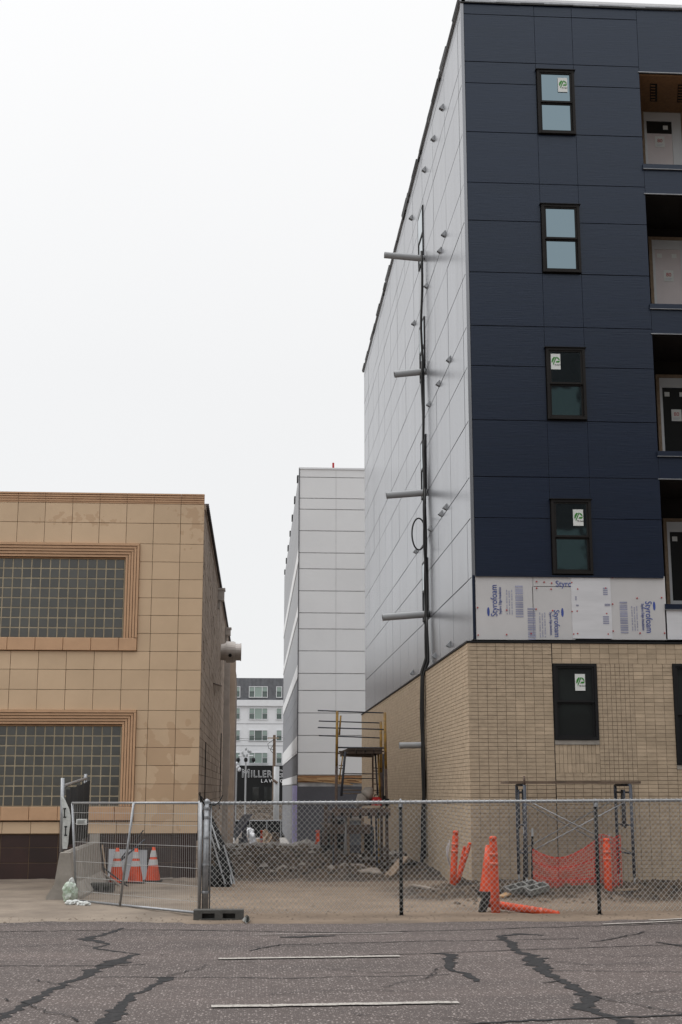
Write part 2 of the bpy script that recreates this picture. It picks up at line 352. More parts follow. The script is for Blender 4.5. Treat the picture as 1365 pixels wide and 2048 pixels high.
def road_mat():
    m = mat('asphalt', (.094, .072, .065), .85, c2=(.050, .039, .036), scale=.6, stretch=(.25, 1.6, 1), detail=8, bump=.4, bscale=60)
    t = m.node_tree; p = t.nodes['Principled BSDF']; src = p.inputs['Base Color'].links[0].from_socket
    g = N(t, 'ShaderNodeNewGeometry')
    for sc, thr, col, f in ((30, .30, (.40, .35, .325), .8), (60, .34, (.26, .225, .21), .8), (38, .26, (.022, .02, .02), .8)):
        v = N(t, 'ShaderNodeTexVoronoi'); v.inputs['Scale'].default_value = sc; t.links.new(g.outputs['Position'], v.inputs['Vector'])
        c = N(t, 'ShaderNodeSeparateColor'); t.links.new(v.outputs['Color'], c.inputs[0])
        a = N(t, 'ShaderNodeMath', operation='LESS_THAN'); t.links.new(v.outputs['Distance'], a.inputs[0]); a.inputs[1].default_value = thr
        b = N(t, 'ShaderNodeMath', operation='LESS_THAN'); t.links.new(c.outputs[0], b.inputs[0]); b.inputs[1].default_value = .38
        q = N(t, 'ShaderNodeMath', operation='MULTIPLY'); t.links.new(a.outputs[0], q.inputs[0]); t.links.new(b.outputs[0], q.inputs[1])
        q2 = N(t, 'ShaderNodeMath', operation='MULTIPLY'); t.links.new(q.outputs[0], q2.inputs[0]); q2.inputs[1].default_value = f
        x = N(t, 'ShaderNodeMix', data_type='RGBA'); t.links.new(q2.outputs[0], x.inputs['Factor']); t.links.new(src, x.inputs[6]); x.inputs[7].default_value = (*col, 1); src = x.outputs[2]
    t.links.new(src, p.inputs['Base Color'])
    return m
M['road'] = road_mat()
r = MB()
rx = arr([(-600, -20, 116), (-20, 20, 1), (20, 600, 116)]); ry = arr([(2.2, 20.7, .5)])
for y in ry:
    for x in rx: r.v.append((x, y, 0))
for j in range(len(ry) - 1):
    for i in range(len(rx) - 1): r.f.append((j * len(rx) + i, j * len(rx) + i + 1, (j + 1) * len(rx) + i + 1, (j + 1) * len(rx) + i))
road = r.build('road', 'road', smooth=True, kind='structure')
def rz(x, y): return 0.
MB().box(-600, -3.0, -.05, 600, 2.2, .13).build('pavement', 'concrete', kind='structure')
layer = [0]
def ribbon(name, m, pix, w, jit=.35, world=False, steps=10, parent=None):
    layer[0] += 1; dz = .003 + .0003 * layer[0]
    pts = [PZ(*p) for p in pix] if not world else [Vector((*p, 0)) for p in pix]
    ws = w if isinstance(w, list) else [w] * len(pts)
    P = []; WW = []
    for i in range(len(pts) - 1):
        n = max(2, int((pts[i + 1] - pts[i]).length / .04))
        for k in range(n):
            t_ = k / n; P.append(pts[i].lerp(pts[i + 1], t_)); WW.append(ws[i] * (1 - t_) + ws[i + 1] * t_)
    P.append(pts[-1]); WW.append(ws[-1])
    b = MB(); k_ = layer[0] * 7.7
    for i, p in enumerate(P):
        d = (P[min(i + 1, len(P) - 1)] - P[max(0, i - 1)]).normalized(); nrm = Vector((-d.y, d.x, 0))
        off = jit * (.11 * mn.noise(Vector((p.x * 2.2, p.y * 2.2, k_))) + .07 * mn.noise(Vector((p.x * 8, p.y * 8, k_))))
        w1 = WW[i] * .5 * max(.1, 1 + jit * 2.2 * mn.noise(Vector((p.x * 9, p.y * 9, k_ + 3)))); w2 = WW[i] * .5 * max(.1, 1 + jit * 2.2 * mn.noise(Vector((p.x * 9, p.y * 9, k_ + 9))))
        for q_ in (p + nrm * (off + w1), p + nrm * (off - w2)): b.v.append((q_.x, q_.y, rz(q_.x, q_.y) + dz))
    for i in range(len(P) - 1): b.f.append((2 * i, 2 * i + 1, 2 * i + 3, 2 * i + 2))
    o = b.build(name, m, parent=parent)
    return o
for pix, w in [
    ([(245, 1856), (215, 1868), (170, 1878), (215, 1888), (195, 1897), (235, 1904), (275, 1909), (222, 1926)], [.05, .10, .17, .05, .07, .05, .05, .22]),
    ([(232, 1922), (205, 1935), (160, 1956), (92, 1984), (40, 2016), (-20, 2042)], [.24, .16, .08, .11, .09, .12]),
    ([(335, 1954), (322, 1966), (270, 1990), (245, 2012), (205, 2050)], [.16, .07, .07, .12, .16]),
    ([(1088, 1871), (1040, 1868), (998, 1872), (1022, 1884), (1030, 1900), (1068, 1916), (1078, 1932)], [.09, .12, .11, .12, .11, .15, .2]),
    ([(1068, 1916), (1085, 1945), (1120, 1962), (1150, 1975), (1185, 1994), (1165, 2016), (1200, 2030), (1260, 2052)], [.22, .13, .10, .12, .14, .16, .10, .13]),
    ([(868, 1907), (905, 1910), (892, 1925), (902, 1940), (938, 1948), (950, 1964)], [.05, .11, .13, .06, .10, .06]),
    ([(560, 1875), (620, 1874), (668, 1871)], [.10, .16, .05])]:
    ribbon('tar_seal', 'tar', pix, [v * 1.05 for v in w], .5)
for pix, w in [
    ([(-60, 1864), (300, 1860), (700, 1866), (1010, 1858), (1400, 1846)], .035), ([(190, 1954), (560, 1957), (900, 1950)], .022), ([(740, 1910), (870, 1907), (1365, 1889)], .028),
    ([(500, 1902), (560, 1890), (800, 1884), (1020, 1880), (1160, 1878)], .03), ([(-20, 1932), (160, 1932), (290, 1930)], .03), ([(880, 2052), (1100, 2040), (1400, 2030)], .05),
    ([(1100, 1942), (1365, 1945)], .02), ([(1180, 1884), (1240, 1876), (1290, 1864)], .03), ([(1120, 1962), (1080, 1966)], .03), ([(1310, 1885), (1365, 1893)], .05)]:
    ribbon('asphalt_crack', 'tar', pix, w, .5)
for pix, w in [([(400, 1890), (520, 1896), (640, 1890)], .012), ([(650, 1940), (760, 1946), (900, 1942)], .012), ([(30, 1895), (120, 1890), (190, 1893)], .014), ([(1130, 1905), (1240, 1915), (1365, 1912)], .014),
    ([(340, 1954), (420, 1930), (520, 1926)], .012), ([(540, 1990), (700, 1980), (860, 1986)], .012), ([(60, 1960), (150, 1975), (250, 1972)], .012), ([(1085, 1925), (1190, 1932), (1300, 1926)], .014), ([(890, 1935), (840, 1960), (760, 1975)], .012),
    ([(1160, 1985), (1250, 1990), (1365, 1980)], .016), ([(1190, 1994), (1290, 2010), (1380, 2040)], .014), ([(275, 1909), (380, 1912), (470, 1908)], .014), ([(700, 2030), (820, 2036), (960, 2045)], .014), ([(0, 2000), (60, 2012), (150, 2045)], .014)]:
    ribbon('asphalt_crack', 'tar', pix, w, .9)
ribbon('lane_line', 'line', [(423, 2015), (918, 2007)], .12, .12)
ribbon('lane_line', 'line', [(437, 1919), (800, 1914)], .11, .15)
ribbon('lane_line', 'line', [(1208, 1850), (1365, 1843)], .09, .15)
ribbon('lane_line', 'line', [(1300, 1842), (1420, 1836)], .10, .15)
ribbon('lane_line', 'line', [(505, 1871), (805, 1868)], .03, .5)
for o in list(C.objects):
    if o.name.split('.')[0] in ('tar_seal', 'asphalt_crack', 'lane_line'): o.parent = road
# clods and stones lying on the dirt
def scatter(name, m, n, fx, smin, smax, **kw):
    b = MB()
    base = [(0, 0, 1), (.9, 0, .2), (.28, .85, .2), (-.72, .53, .2), (-.72, -.53, .2), (.28, -.85, .2)]
    for _ in range(n):
        x, y = fx(); s = smin + (smax - smin) * random.random() ** 3; z = gz(x, y); i0 = len(b.v); a = random.random() * 6.3
        for (u, v, w) in base:
            k = s * random.uniform(.7, 1.2); b.v.append((x + k * (u * math.cos(a) - v * math.sin(a)), y + k * (u * math.sin(a) + v * math.cos(a)), z + k * w * .7 - s * .12))
        for i in range(5): j = (i + 1) % 5; b.f.append((i0, i0 + 1 + i, i0 + 1 + j))
    return b.build(name, m, **kw)
M['clod'] = mat('soil_clods', (.125, .088, .058), .95, c2=(.045, .031, .021), scale=6, detail=3)
M['gravel'] = mat('pale_gravel', (.30, .27, .24), .9, c2=(.17, .15, .13), scale=8)
M['clod_tan'] = mat('dry_clods', (.22, .175, .135), .95, c2=(.12, .093, .07), scale=6)
scatter('soil_clods', 'clod', 5000, lambda: (random.uniform(3.0, 10.5), random.gauss(24.25, .5)), .008, .085, kind='stuff', label='dark clods along the foot of the tan brick wall', category='soil')
scatter('soil_clods', 'clod', 5200, lambda: (random.uniform(-1.0, 4.0), random.uniform(29.2, 44)), .015, .13, kind='stuff', label='dark dug clods and rubble in the alley', category='soil')
scatter('gravel', 'gravel', 3500, lambda: (random.uniform(-1.0, 4.0), random.uniform(36, 60)), .01, .07, kind='stuff', label='pale gravel down the alley', category='gravel')
scatter('rubble', 'gravel', 260, lambda: (random.uniform(-.9, 4.0), random.uniform(30.5, 44)), .05, .22, kind='stuff', label='broken concrete rubble strewn in the dug alley', category='rubble')
scatter('dry_clods', 'clod_tan', 1700, lambda: (random.uniform(-6.5, 9), 20.15 + abs(random.gauss(0, .5))), .004, .03, kind='stuff', label='dry crumbs of dirt along the road edge', category='soil')
scatter('dry_clods', 'clod_tan', 1400, lambda: (random.uniform(-1.2, 9), random.uniform(20.6, 30)), .004, .035, kind='stuff', label='dry crumbs scattered over the tan dirt lot', category='soil')
def PG(px, py, lift=0.):                          # where the line of sight meets the modelled ground
    d = Vector(ray(px, py)); t = 17.
    while t < 80:
        p = Vector((d.x * t, d.y * t, H + d.z * t))
        if p.z <= gz(p.x, p.y): return Vector((p.x, p.y, gz(p.x, p.y) + lift))
        t += .03
    return PZ(px, py)
# ------------------------------------------------------------------ NAVY APARTMENT BUILDING
FY = 25.6; SX = 4.20; TOPZ = 18.5
ZR = [6.01, 7.16, 8.0, 9.17, 10.31, 11.17, 12.33, 13.47, 14.32, 15.47, 16.60, 17.10, 18.22, 18.50]
apt = thing('apartment_building', (SX, FY, 0), 'tall unfinished block with navy front, silver side and tan brick ground floor', 'building')
XE = 16.0; BY = 51.6; RX0, RX1, RD = 8.05, 11.3, 1.75
BALC = [(16.98, 14.80), (14.17, 11.68), (11.07, 8.54), (8.0, 5.43)]
w = MB()
w.box(SX + .06, FY + .06, 4.74, RX0 - .03, BY - .05, TOPZ - .02)
w.box(RX0 - .03, FY + RD, 4.74, XE, BY - .05, TOPZ - .02)
w.box(RX1 + .03, FY + .06, 4.74, XE, FY + RD, TOPZ - .02)
w.build('wall', 'joint', apt)
# brick storey core
GWa, GWb = PY(1109, 1480, FY - .05), PY(1192, 1328, FY - .05); HWa, HWb = PY(1353, 1530, FY - .05), PY(1353, 1328, FY - .05)
w = MB(); w.box(4.07 + .014, FY + .02, -.4, XE, BY, 4.66); yb0, yb1 = FY - .088, FY + .019
w.box(4.07 + .014, yb0, -.4, GWa.x - .002, yb1, 4.66); w.box(GWa.x - .002, yb0, -.4, GWb.x + .002, yb1, GWa.z - .004); w.box(GWa.x - .002, yb0, GWb.z + .004, GWb.x + .002, yb1, 4.66)
w.box(GWb.x + .002, yb0, -.4, HWa.x - .002, yb1, 4.66); w.box(HWa.x - .002, yb0, -.4, HWa.x + 1.1, yb1, HWa.z - .004); w.box(HWa.x - .002, yb0, HWb.z + .004, HWa.x + 1.1, yb1, 4.66); w.box(HWa.x + 1.102, yb0, -.4, XE, yb1, 4.66)
w.build('brick_backing', 'mortar', apt)
# bands between the balconies
zt = [(TOPZ - .02, 16.98)] + [(BALC[i][1], BALC[i + 1][0]) for i in range(3)] + [(BALC[3][1], 4.74)]
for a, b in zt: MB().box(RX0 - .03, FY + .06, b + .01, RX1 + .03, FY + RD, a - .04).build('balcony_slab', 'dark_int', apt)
def panel(x0, x1, z0, z1, m='navy', nm='wall_panel', t=.03, g_=.006):
    if x1 - x0 < .05 or z1 - z0 < .05: return
    jy = random.uniform(-.002, .002)
    return piece(nm, (x1 - x0 - .005, t, z1 - z0 - 2 * g_), ((x0 + x1) / 2, FY + .03 - t / 2 + jy + .015, (z0 + z1) / 2), m, apt, bev=.003)
MB().box(SX + .065, FY + .045, 4.76, RX0 - .03, FY + .058, TOPZ - .03).build('sheathing', 'joint_navy', apt)
for a, b in zt: MB().box(RX0 - .03, FY + .045, b + .01, RX1 + .03, FY + .058, a - .02).build('sheathing', 'joint_navy', apt)
MB().box(RX1 + .03, FY + .045, 4.76, XE - .01, FY + .058, TOPZ - .03).build('sheathing', 'joint_navy', apt)
WX0, WX1 = 5.80, 6.62
WINZ = [(15.46, 16.93), (12.35, 13.85), (9.20, 10.71), (6.04, 7.54)]
for i in range(len(ZR) - 1):
    z0, z1 = ZR[i], ZR[i + 1]
    panel(SX + .07, WX0, z0, z1)
    # right of the windows up to the balcony edge
    panel(WX1, RX0, z0, z1)
    # middle column, interrupted by windows
    segs = [(z0, z1)]
    for a, b in WINZ:
        ns = []
        for s0, s1 in segs:
            if a - .005 <= s0 and s1 <= b + .005: continue
            if a <= s0 < b < s1: ns.append((b, s1))
            elif s0 < a < s1 <= b + .001: ns.append((s0, a))
            elif s0 < a and s1 > b: ns += [(s0, a), (b, s1)]
            else: ns.append((s0, s1))
        segs = ns
    for s0, s1 in segs: panel(WX0, WX1, s0, s1)
    panel(RX1, 13.8, z0, z1); panel(13.8, XE, z0, z1)
for a, b in zt[:-1]:
    panel(RX0, (RX0 + RX1) / 2, b, a); panel((RX0 + RX1) / 2, RX1, b, a)
panel(RX0, RX1, 4.78, 5.25, 'foam_white', 'foam_board')
# flashings, corner trims
f = MB(); f.box(SX + .02, FY - .02, TOPZ, XE, FY + .1, TOPZ + .05); f.box(SX - .02, FY - .02, TOPZ, SX + .1, BY, TOPZ + .05); f.build('roof_flashing', 'steel', apt)
# loose membrane and crumpled edge along the roof line
mb = MB(); y = FY; pr = 0
while y < BY - .6:
    L = random.uniform(.3, 1.2); hgt = .05 + .14 * max(0, mn.noise(Vector((y * .6, 0, 0))) + .1) + random.uniform(0, .03)
    mb.obox((SX - .03, y, TOPZ + .01), (.05, 0, 0), (0, L, random.uniform(-.03, .03)), (random.uniform(-.04, 0), 0, hgt)); y += L
x = SX
while x < XE:
    L = random.uniform(.3, .9); mb.obox((x, FY - .025, TOPZ - .03), (L, 0, random.uniform(-.01, .01)), (0, .02, 0), (0, 0, random.uniform(.02, .05))); x += L
mb.build('roof_membrane', 'rubber', apt)
mb = MB(); mb.box(SX + .8, FY + .02, TOPZ + .05, XE, FY + .06, TOPZ + .13); mb.build('parapet_cap', 'white_paint', apt)
MB().box(SX + .0, FY + .0, 4.74, SX + .065, FY + .06, TOPZ).build('corner_trim', 'silver', apt)
MB().box(4.05, FY - .12, 4.665, XE, FY + .05, 4.70).build('base_flashing', 'black', apt)
MB().box(4.048, FY + .05, 4.665, SX + .06, BY, 4.70).build('base_flashing', 'black', apt)
# silver side panels
SR = [4.74, 5.98] + ZR[1:]
SC = [FY + .065, 26.15] + [26.15 + 2.12 * k for k in range(1, 13)]; SC[-1] = min(SC[-1], BY)
SWY = (32.35, 33.35)
SWZ = [(a - .02, b - .02) for a, b in WINZ]
MB().box(SX + .045, FY + .07, 4.75, SX + .058, BY - .06, TOPZ - .03).build('sheathing', 'joint', apt)
for j in range(len(SC) - 1):
    for i in range(len(SR) - 1):
        y0, y1, z0, z1 = SC[j], SC[j + 1], SR[i], SR[i + 1]
        rects = [(y0, y1, z0, z1)]
        for a, b in SWZ:
            nr = []
            for (p0, p1, q0, q1) in rects:
                if p0 >= SWY[1] - .02 or p1 <= SWY[0] + .02 or q0 >= b - .02 or q1 <= a + .02: nr.append((p0, p1, q0, q1)); continue
                if p0 < SWY[0]: nr.append((p0, SWY[0], q0, q1))
                if p1 > SWY[1]: nr.append((SWY[1], p1, q0, q1))
                m0, m1 = max(p0, SWY[0]), min(p1, SWY[1])
                if q1 > b: nr.append((m0, m1, b, q1))
                if q0 < a: nr.append((m0, m1, q0, a))
            rects = nr
        for (p0, p1, q0, q1) in rects:
            if p1 - p0 < .06 or q1 - q0 < .06: continue
            piece('side_panel', (.03, p1 - p0 - .03, q1 - q0 - .022), (SX + .028 + random.uniform(-.002, .002), (p0 + p1) / 2, (q0 + q1) / 2), 'silver', apt, tilt=.0012)
# front windows
def window(x0, x1, z0, z1, y, parent, mf='bronze', mg='glass', logo=None, name='window'):
    fw = .055; zm = z0 + (z1 - z0) * .49
    b = MB(); b.box(x0, y - .05, z0, x0 + fw, y + .06, z1); b.box(x1 - fw, y - .05, z0, x1, y + .06, z1)
    b.box(x0 + fw, y - .05, z1 - fw, x1 - fw, y + .06, z1); b.box(x0 + fw, y - .06, z0, x1 - fw, y + .06, z0 + fw)
    wdw = b.build(name, mf, parent)
    b = MB(); c = .04
    for (a, d, yy) in ((zm, z1 - fw, y - .02), (z0 + fw, zm, y + .012)):
        b.box(x0 + fw + .002, yy - .014, a, x0 + fw + c, yy + .02, d - .001); b.box(x1 - fw - c, yy - .014, a, x1 - fw - .002, yy + .02, d - .001)
        b.box(x0 + fw + c, yy - .014, d - c * .8, x1 - fw - c, yy + .02, d - .001); b.box(x0 + fw + c, yy - .014, a + .001, x1 - fw - c, yy + .02, a + c)
    b.build('sash', mf, wdw)
    for (a, d, yy) in ((zm + c, z1 - fw - c * .8, y - .012), (z0 + fw + c, zm - c * .8, y + .018)):
        MB().box(x0 + fw + c, yy, a, x1 - fw - c, yy + .008, d).build('pane', mg, wdw)
    MB().box(x0 + .02, y + .061, z0 + .02, x1 - .02, y + .07, z1 - .02).build('reveal', 'dark_int', wdw)
    return wdw
def sticker(cx, z0, z1, y, parent):
    wd = (z1 - z0) * .62
    MB().box(cx - wd / 2, y, z0, cx + wd / 2, y + .003, z1).build('sticker', 'paper', parent)
    b = MB(); h = z1 - z0; u = wd / 10; zz = lambda t: z0 + h * t
    Y0 = y - .004
    def poly(pts):
        pts = [(cx + (a - 5) * u, zz(c)) for a, c in pts]
        b.face([(a, Y0, c) for a, c in pts])
    poly([(1.0, .47), (1.9, .42), (4.9, .78), (3.4, .80), (1.6, .66)])
    poly([(2.4, .36), (2.6, .25), (6.6, .80), (5.4, .80)])
    poly([(5.2, .44), (5.9, .53), (9.6, .56), (9.0, .46), (8.0, .43)])
    poly([(7.0, .80), (8.6, .72), (9.6, .60), (8.3, .60), (7.4, .68), (6.3, .70)])
    b.build('logo', 'green_print', parent)
    text('lettering', 'Ply Gem', h * .11, (cx + wd * .2, y - .003, zz(.29)), 'black', parent)
for i, (a, b) in enumerate(WINZ):
    wi = window(WX0 + .01, WX1 - .01, a, b, FY, apt)
    if i != 1:
        cx = [6.36, 0, 6.0, 6.35][i]; zt_ = [b - .17, 0, b - .13, b - .20][i]
        sticker(cx, zt_ - .33, zt_, FY - .030, wi)
    # drip cap over the head
    MB().box(WX0 - .02, FY - .075, b + .002, WX1 + .02, FY + .02, b + .014).build('drip_cap', 'black', apt)
# side windows (seen edge-on)
for i, (a, b) in enumerate(SWZ):
    bb = MB(); y0, y1 = SWY[0] + .01, SWY[1] - .01; fw = .06; x0, x1 = SX - .014, SX + .05; zm = (a + b) / 2
    bb.box(x0, y0, a, x1, y0 + fw, b); bb.box(x0, y1 - fw, a, x1, y1, b); bb.box(x0, y0 + fw, a, x1, y1 - fw, a + fw); bb.box(x0, y0 + fw, b - fw, x1, y1 - fw, b)
    bb.box(x0 + .002, y0 + fw, zm - .03, x1, y1 - fw, zm + .03)
    wd = bb.build('side_window', 'black', apt)
    MB().box(SX - .012, y0 + fw, zm + .03, SX + .004, y1 - fw, b - fw).build('pane', 'glass', wd)
    MB().box(SX + .004, y0 + fw, a + fw, SX + .02, y1 - fw, zm - .03).build('pane', 'glass', wd)
# balconies: recess lining, doors with notices
DY = FY + RD - .05
for i, (t_, b_) in enumerate(BALC):
    bb = MB(); bb.box(RX0 - .028, FY + .06, b_, RX0 - .002, DY, t_); bb.box(RX1 + .002, FY + .06, b_, RX1 + .028, DY, t_)
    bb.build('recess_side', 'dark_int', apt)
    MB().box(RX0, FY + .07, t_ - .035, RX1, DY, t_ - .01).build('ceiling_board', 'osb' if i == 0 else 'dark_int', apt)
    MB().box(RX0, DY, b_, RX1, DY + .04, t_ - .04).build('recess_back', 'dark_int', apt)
    MB().box(RX0 - .03, FY - .03, b_ - .07, RX1 + .03, FY + .02, b_ + .03).build('edge_trim', 'navy', apt)
    MB().box(RX0 - .03, FY - .035, b_ - .082, RX1 + .03, FY + .01, b_ - .072).build('edge_flashing', 'steel', apt)
    MB().box(RX0 - .03, FY - .01, t_ - .012, RX1 + .03, FY + .03, t_ + .004).build('edge_flashing', 'steel', apt)
    if i == 0:
        for k in range(3):
            cx_ = RX0 + .35 + k * .62; bb = MB()
            bb.obox((cx_, FY + .4, t_ - .042), (.16, 0, 0), (.22, .75, 0), (0, 0, .004))
            st = bb.build('stencil', 'dark_int', apt)
            bb = MB()
            for q in range(6): bb.obox((cx_ + .03 + q * .036, FY + .45 + q * .12, t_ - .047), (.1, 0, 0), (.012, .05, 0), (0, 0, .003))
            bb.build('print_mark', 'osb', st)
    dx0 = PY([1287, 1304, 1319, 1334][i], [280, 550, 830, 1120][i], DY)[0]; dw = .86; dt = b_ + 2.08 - .35; y = DY - .1; db = b_ - .02
    dt = [PY(1283, 228, DY)[2], PY(1300, 483, DY)[2], PY(1315, 758, DY)[2], PY(1330, 1045, DY)[2]][i]
    dr = MB(); dr.box(dx0 - .07, y - .01, db, dx0, y + .08, dt + .07); dr.box(dx0 + dw, y - .01, db, dx0 + dw + .07, y + .08, dt + .07); dr.box(dx0, y - .01, dt, dx0 + dw, y + .08, dt + .07)
    fr = dr.build('door_frame', 'wood', apt)
    gx0, gx1, g0, g1 = dx0 + .06, dx0 + dw - .22, db + .03, dt - .22
    if i == 3: g0 = db + .35
    dr = MB(); dr.box(dx0 + .004, y, db, gx0, y + .045, dt - .004); dr.box(gx1, y, db, dx0 + dw - .004, y + .045, dt - .004); dr.box(gx0, y, g1, gx1, y + .045, dt - .004); dr.box(gx0, y, db, gx1, y + .045, g0)
    door = dr.build('door', 'door_white', apt)
    MB().box(gx0, y + .02, g0, gx1, y + .03, g1).build('door_glass', 'glass_dark', door)
    if i == 0: MB().box(gx0, y + .012, g0, gx1, y + .018, g1 - .30).build('film', 'film', door)
    if i == 1: MB().box(gx0, y + .012, g0, gx1, y + .018, g1).build('film', 'film', door)
    kz = db + .42
    bb = MB(); bb.tube([(dx0 + dw - .1, y - .012, kz), (dx0 + dw - .1, y + .002, kz)], .028, 12); bb.tube([(dx0 + dw - .1, y - .012, kz + .14), (dx0 + dw - .1, y + .002, kz + .14)], .018, 10); bb.build('latch_hole', 'black', door)
    nx_ = (gx0 + gx1) / 2 + (.12 if i == 3 else 0); nz = g1 - [.50, .62, .62, .55][i]
    MB().box(nx_ - .11, y + .004, nz - .13, nx_ + .11, y + .007, nz + .13).build('notice', 'paper', door)
    text('notice_text', '80', .12, (nx_, y + .001, nz + .02), 'red_print', door)
    bb = MB()
    for k in range(3): bb.box(nx_ - .08, y + .0025, nz - .06 - k * .022, nx_ + .08 - .02 * k, y + .0035, nz - .055 - k * .022)
    bb.build('notice_print', 'pale_print', door)
    for sx in ([0, 1] if i in (1, 2) else [i == 0]):
        MB().box(gx0 + .05 + sx * .33, y + .006, g1 - .20, gx0 + .16 + sx * .33, y + .009, g1 - .10).build('tag', 'paper', door)
    # black framed sliding window to the right of the door
    window(dx0 + dw + .12, dx0 + dw + 1.2, db + .2, dt, y + .04, apt, 'black', 'glass_dark', name='balcony_window')
# foam insulation band below the navy siding
def fb(x0p, x1p, y0p, y1p, m='foam', proud=0.):
    a = PY(x0p, y1p, FY); b = PY(x1p, y0p, FY)
    return MB().box(a.x, FY + .0 - proud, a.z, b.x - .004, FY + .045, b.z).build('foam_board', m, apt)
B1 = fb(950, 1066, 1153, 1279); B2a = fb(1067, 1148, 1153, 1172); B2b = fb(1068, 1148, 1174, 1279); B3 = fb(1146, 1221, 1156, 1277, 'foam_white', .012); B4 = fb(1223, 1330, 1153, 1279)
fb(1333, 1420, 1218, 1279, 'foam_white')
MB().box(*(lambda a, b: (a.x, FY - .006, a.z, b.x, FY + .02, b.z))(PY(1148, 1161, FY), PY(1195, 1157, FY))).build('wood_strip', 'raw_wood', apt)
MB().box(SX + .0, FY - .012, 4.74, SX + .05, FY - .001, 6.0).build('corner_strip', 'navy', apt)
MB().box(SX + .07, FY - .035, 5.975, RX0 - .03, FY + .0, 6.01).build('edge_trim', 'navy', apt)
def fprint(board, px, py, rot, sc=1., pr=0.):
    c = PY(px, py, FY - .006 - pr); text('foam_print', 'Styrofoam', .185 * sc, c, 'blue_print', board, rot, sx=.82)
    s = 1 if rot > 0 else -1
    c2_ = c + Vector((.115 * s, 0, 0)); text('foam_print', 'Square Edge Insulation', .075 * sc, c2_, 'blue_print', board, rot, sx=.78)
    b = MB(); cc = c + Vector((-.12 * s, 0, -.22 * s)); b.face([(cc.x + .025 * math.cos(a), cc.y + .001, cc.z + .09 * math.sin(a)) for a in [k * math.pi / 6 for k in range(12)]]); b.build('foam_emblem', 'blue_print', board)
    b = MB()
    for k in range(3):
        xx = c.x + s * (.24 + k * .05)
        for q in range(9): b.box(xx, c.y, c.z - .27 + q * .055, xx + .018, c.y + .002, c.z - .235 + q * .055 + (.01 if (q * 7 + k) % 3 else -.01))
    for q in range(14): b.box(c.x + s * .42, c.y, c.z - .32 + q * .045, c.x + s * (.42 + .15), c.y + .002, c.z - .298 + q * .045 + .012 * (q % 3 != 0))
    b.build('foam_fine_print', 'pale_print', board, kind='stuff')
fprint(B1, 989, 1201, math.pi / 2); fprint(B2b, 1114, 1247, -math.pi / 2, .85); fprint(B4, 1298, 1234, -math.pi / 2)
text('foam_print', 'Styrof', .17, PY(1130, 1168, FY - .006), 'blue_print', B2a, 0, sx=.9)
b = MB()
for px, py, w_, h_ in ((1207, 1190, .09, .16), (1210, 1212, .11, .05), (1207, 1248, .12, .17), (1151, 1200, .03, .08), (1153, 1212, .05, .03)):
    c = PY(px, py, FY - .016)
    for k in range(4): b.box(c.x, c.y, c.z + k * h_ / 4, c.x + w_, c.y + .002, c.z + k * h_ / 4 + h_ / 6)
b.build('foam_fine_print', 'pale_print', B3, kind='stuff')
b = MB()
for px, py in [(956, 1215), (957, 1270), (1014, 1220), (1014, 1269), (1063, 1267), (1074, 1163), (1089, 1164), (1104, 1166), (1074, 1176), (1103, 1178), (1073, 1218), (1106, 1221), (1145, 1223), (1148, 1268), (1156, 1178), (1212, 1176), (1155, 1222), (1214, 1227), (1156, 1267), (1217, 1268), (1226, 1208), (1227, 1262), (1275, 1196), (1324, 1195), (1281, 1266), (1330, 1266), (1144, 1165), (1226, 1155)]:
    c = PY(px, py, FY - .018); b.box(c.x - .012, c.y, c.z - .012, c.x + .012, FY + .001, c.z + .012)
b.build('fastener', 'red_print', apt, kind='stuff')
# ground-floor brick: stack bond with half-brick and soldier fields
GW = (PY(1109, 1480, FY - .05), PY(1192, 1328, FY - .05))
gx0, gx1, gz0, gz1 = GW[0].x, GW[1].x, GW[0].z, GW[1].z
HW = (PY(1353, 1530, FY - .05), PY(1353, 1328, FY - .05)); hx0, hx1, hz0, hz1 = HW[0].x, HW[0].x + 1.1, HW[0].z, HW[1].z
bricks = []
def field(x0, x1, z0, z1, bw, bh, bond=0):
    nzr = max(1, round((z1 - z0) / bh)); bh2 = (z1 - z0) / nzr; nxr = max(1, round((x1 - x0) / bw)); bw2 = (x1 - x0) / nxr
    for j in range(nzr):
        for i in range(nxr):
            bricks.append((x0 + i * bw2, x0 + (i + 1) * bw2, z0 + j * bh2, z0 + (j + 1) * bh2))
XB = 4.07; zt0 = 4.66
field(XB, gx0 - .01, -.02, zt0, .187, .0735)
field(gx0 + .0, XE, gz1 + .0, zt0, .187, .108)
field(gx0, gx1, gz0 - .62, gz0 - .09, .082, .18); field(gx0, gx1, -.02, gz0 - .62, .187, .0735)
field(gx1, gx1 + .72, 0 - .02, gz1, .094, .0735); field(gx1 + .72, hx0, -.02, gz1, .187, .0735)
field(hx0, hx1, -.02, hz0, .187, .0735); field(hx1, XE, -.02, gz1, .187, .0735)
FYb = FY - .10
vis = [b for b in bricks if b[1] < 8.35 and b[2] > .0]
vis.sort(key=lambda b: -((b[1] - b[0]) * (b[3] - b[2])) + .0008 * abs((b[0] + b[1]) / 2 - 6.1) + .0006 * abs((b[2] + b[3]) / 2 - 3.2))
single = set(id(b) for b in vis[:296])
bm_ = MB()
for b in bricks:
    cx, cz = (b[0] + b[1]) / 2, (b[2] + b[3]) / 2; sx, sz = b[1] - b[0] - .007, b[3] - b[2] - .007; jy = random.uniform(-.003, .003)
    if id(b) in single: piece('brick', (sx, .06, sz), (cx, FYb + .03 + jy, cz), 'brick', apt)
    else: bm_.box(b[0] + .0045, FYb + jy, b[2] + .0045, b[1] - .0045, FYb + .05, b[3] - .0045)
bm_.build('brickwork', 'brick_field', apt, kind='stuff')
sb = MB(); y = FYb + .0; row = 0
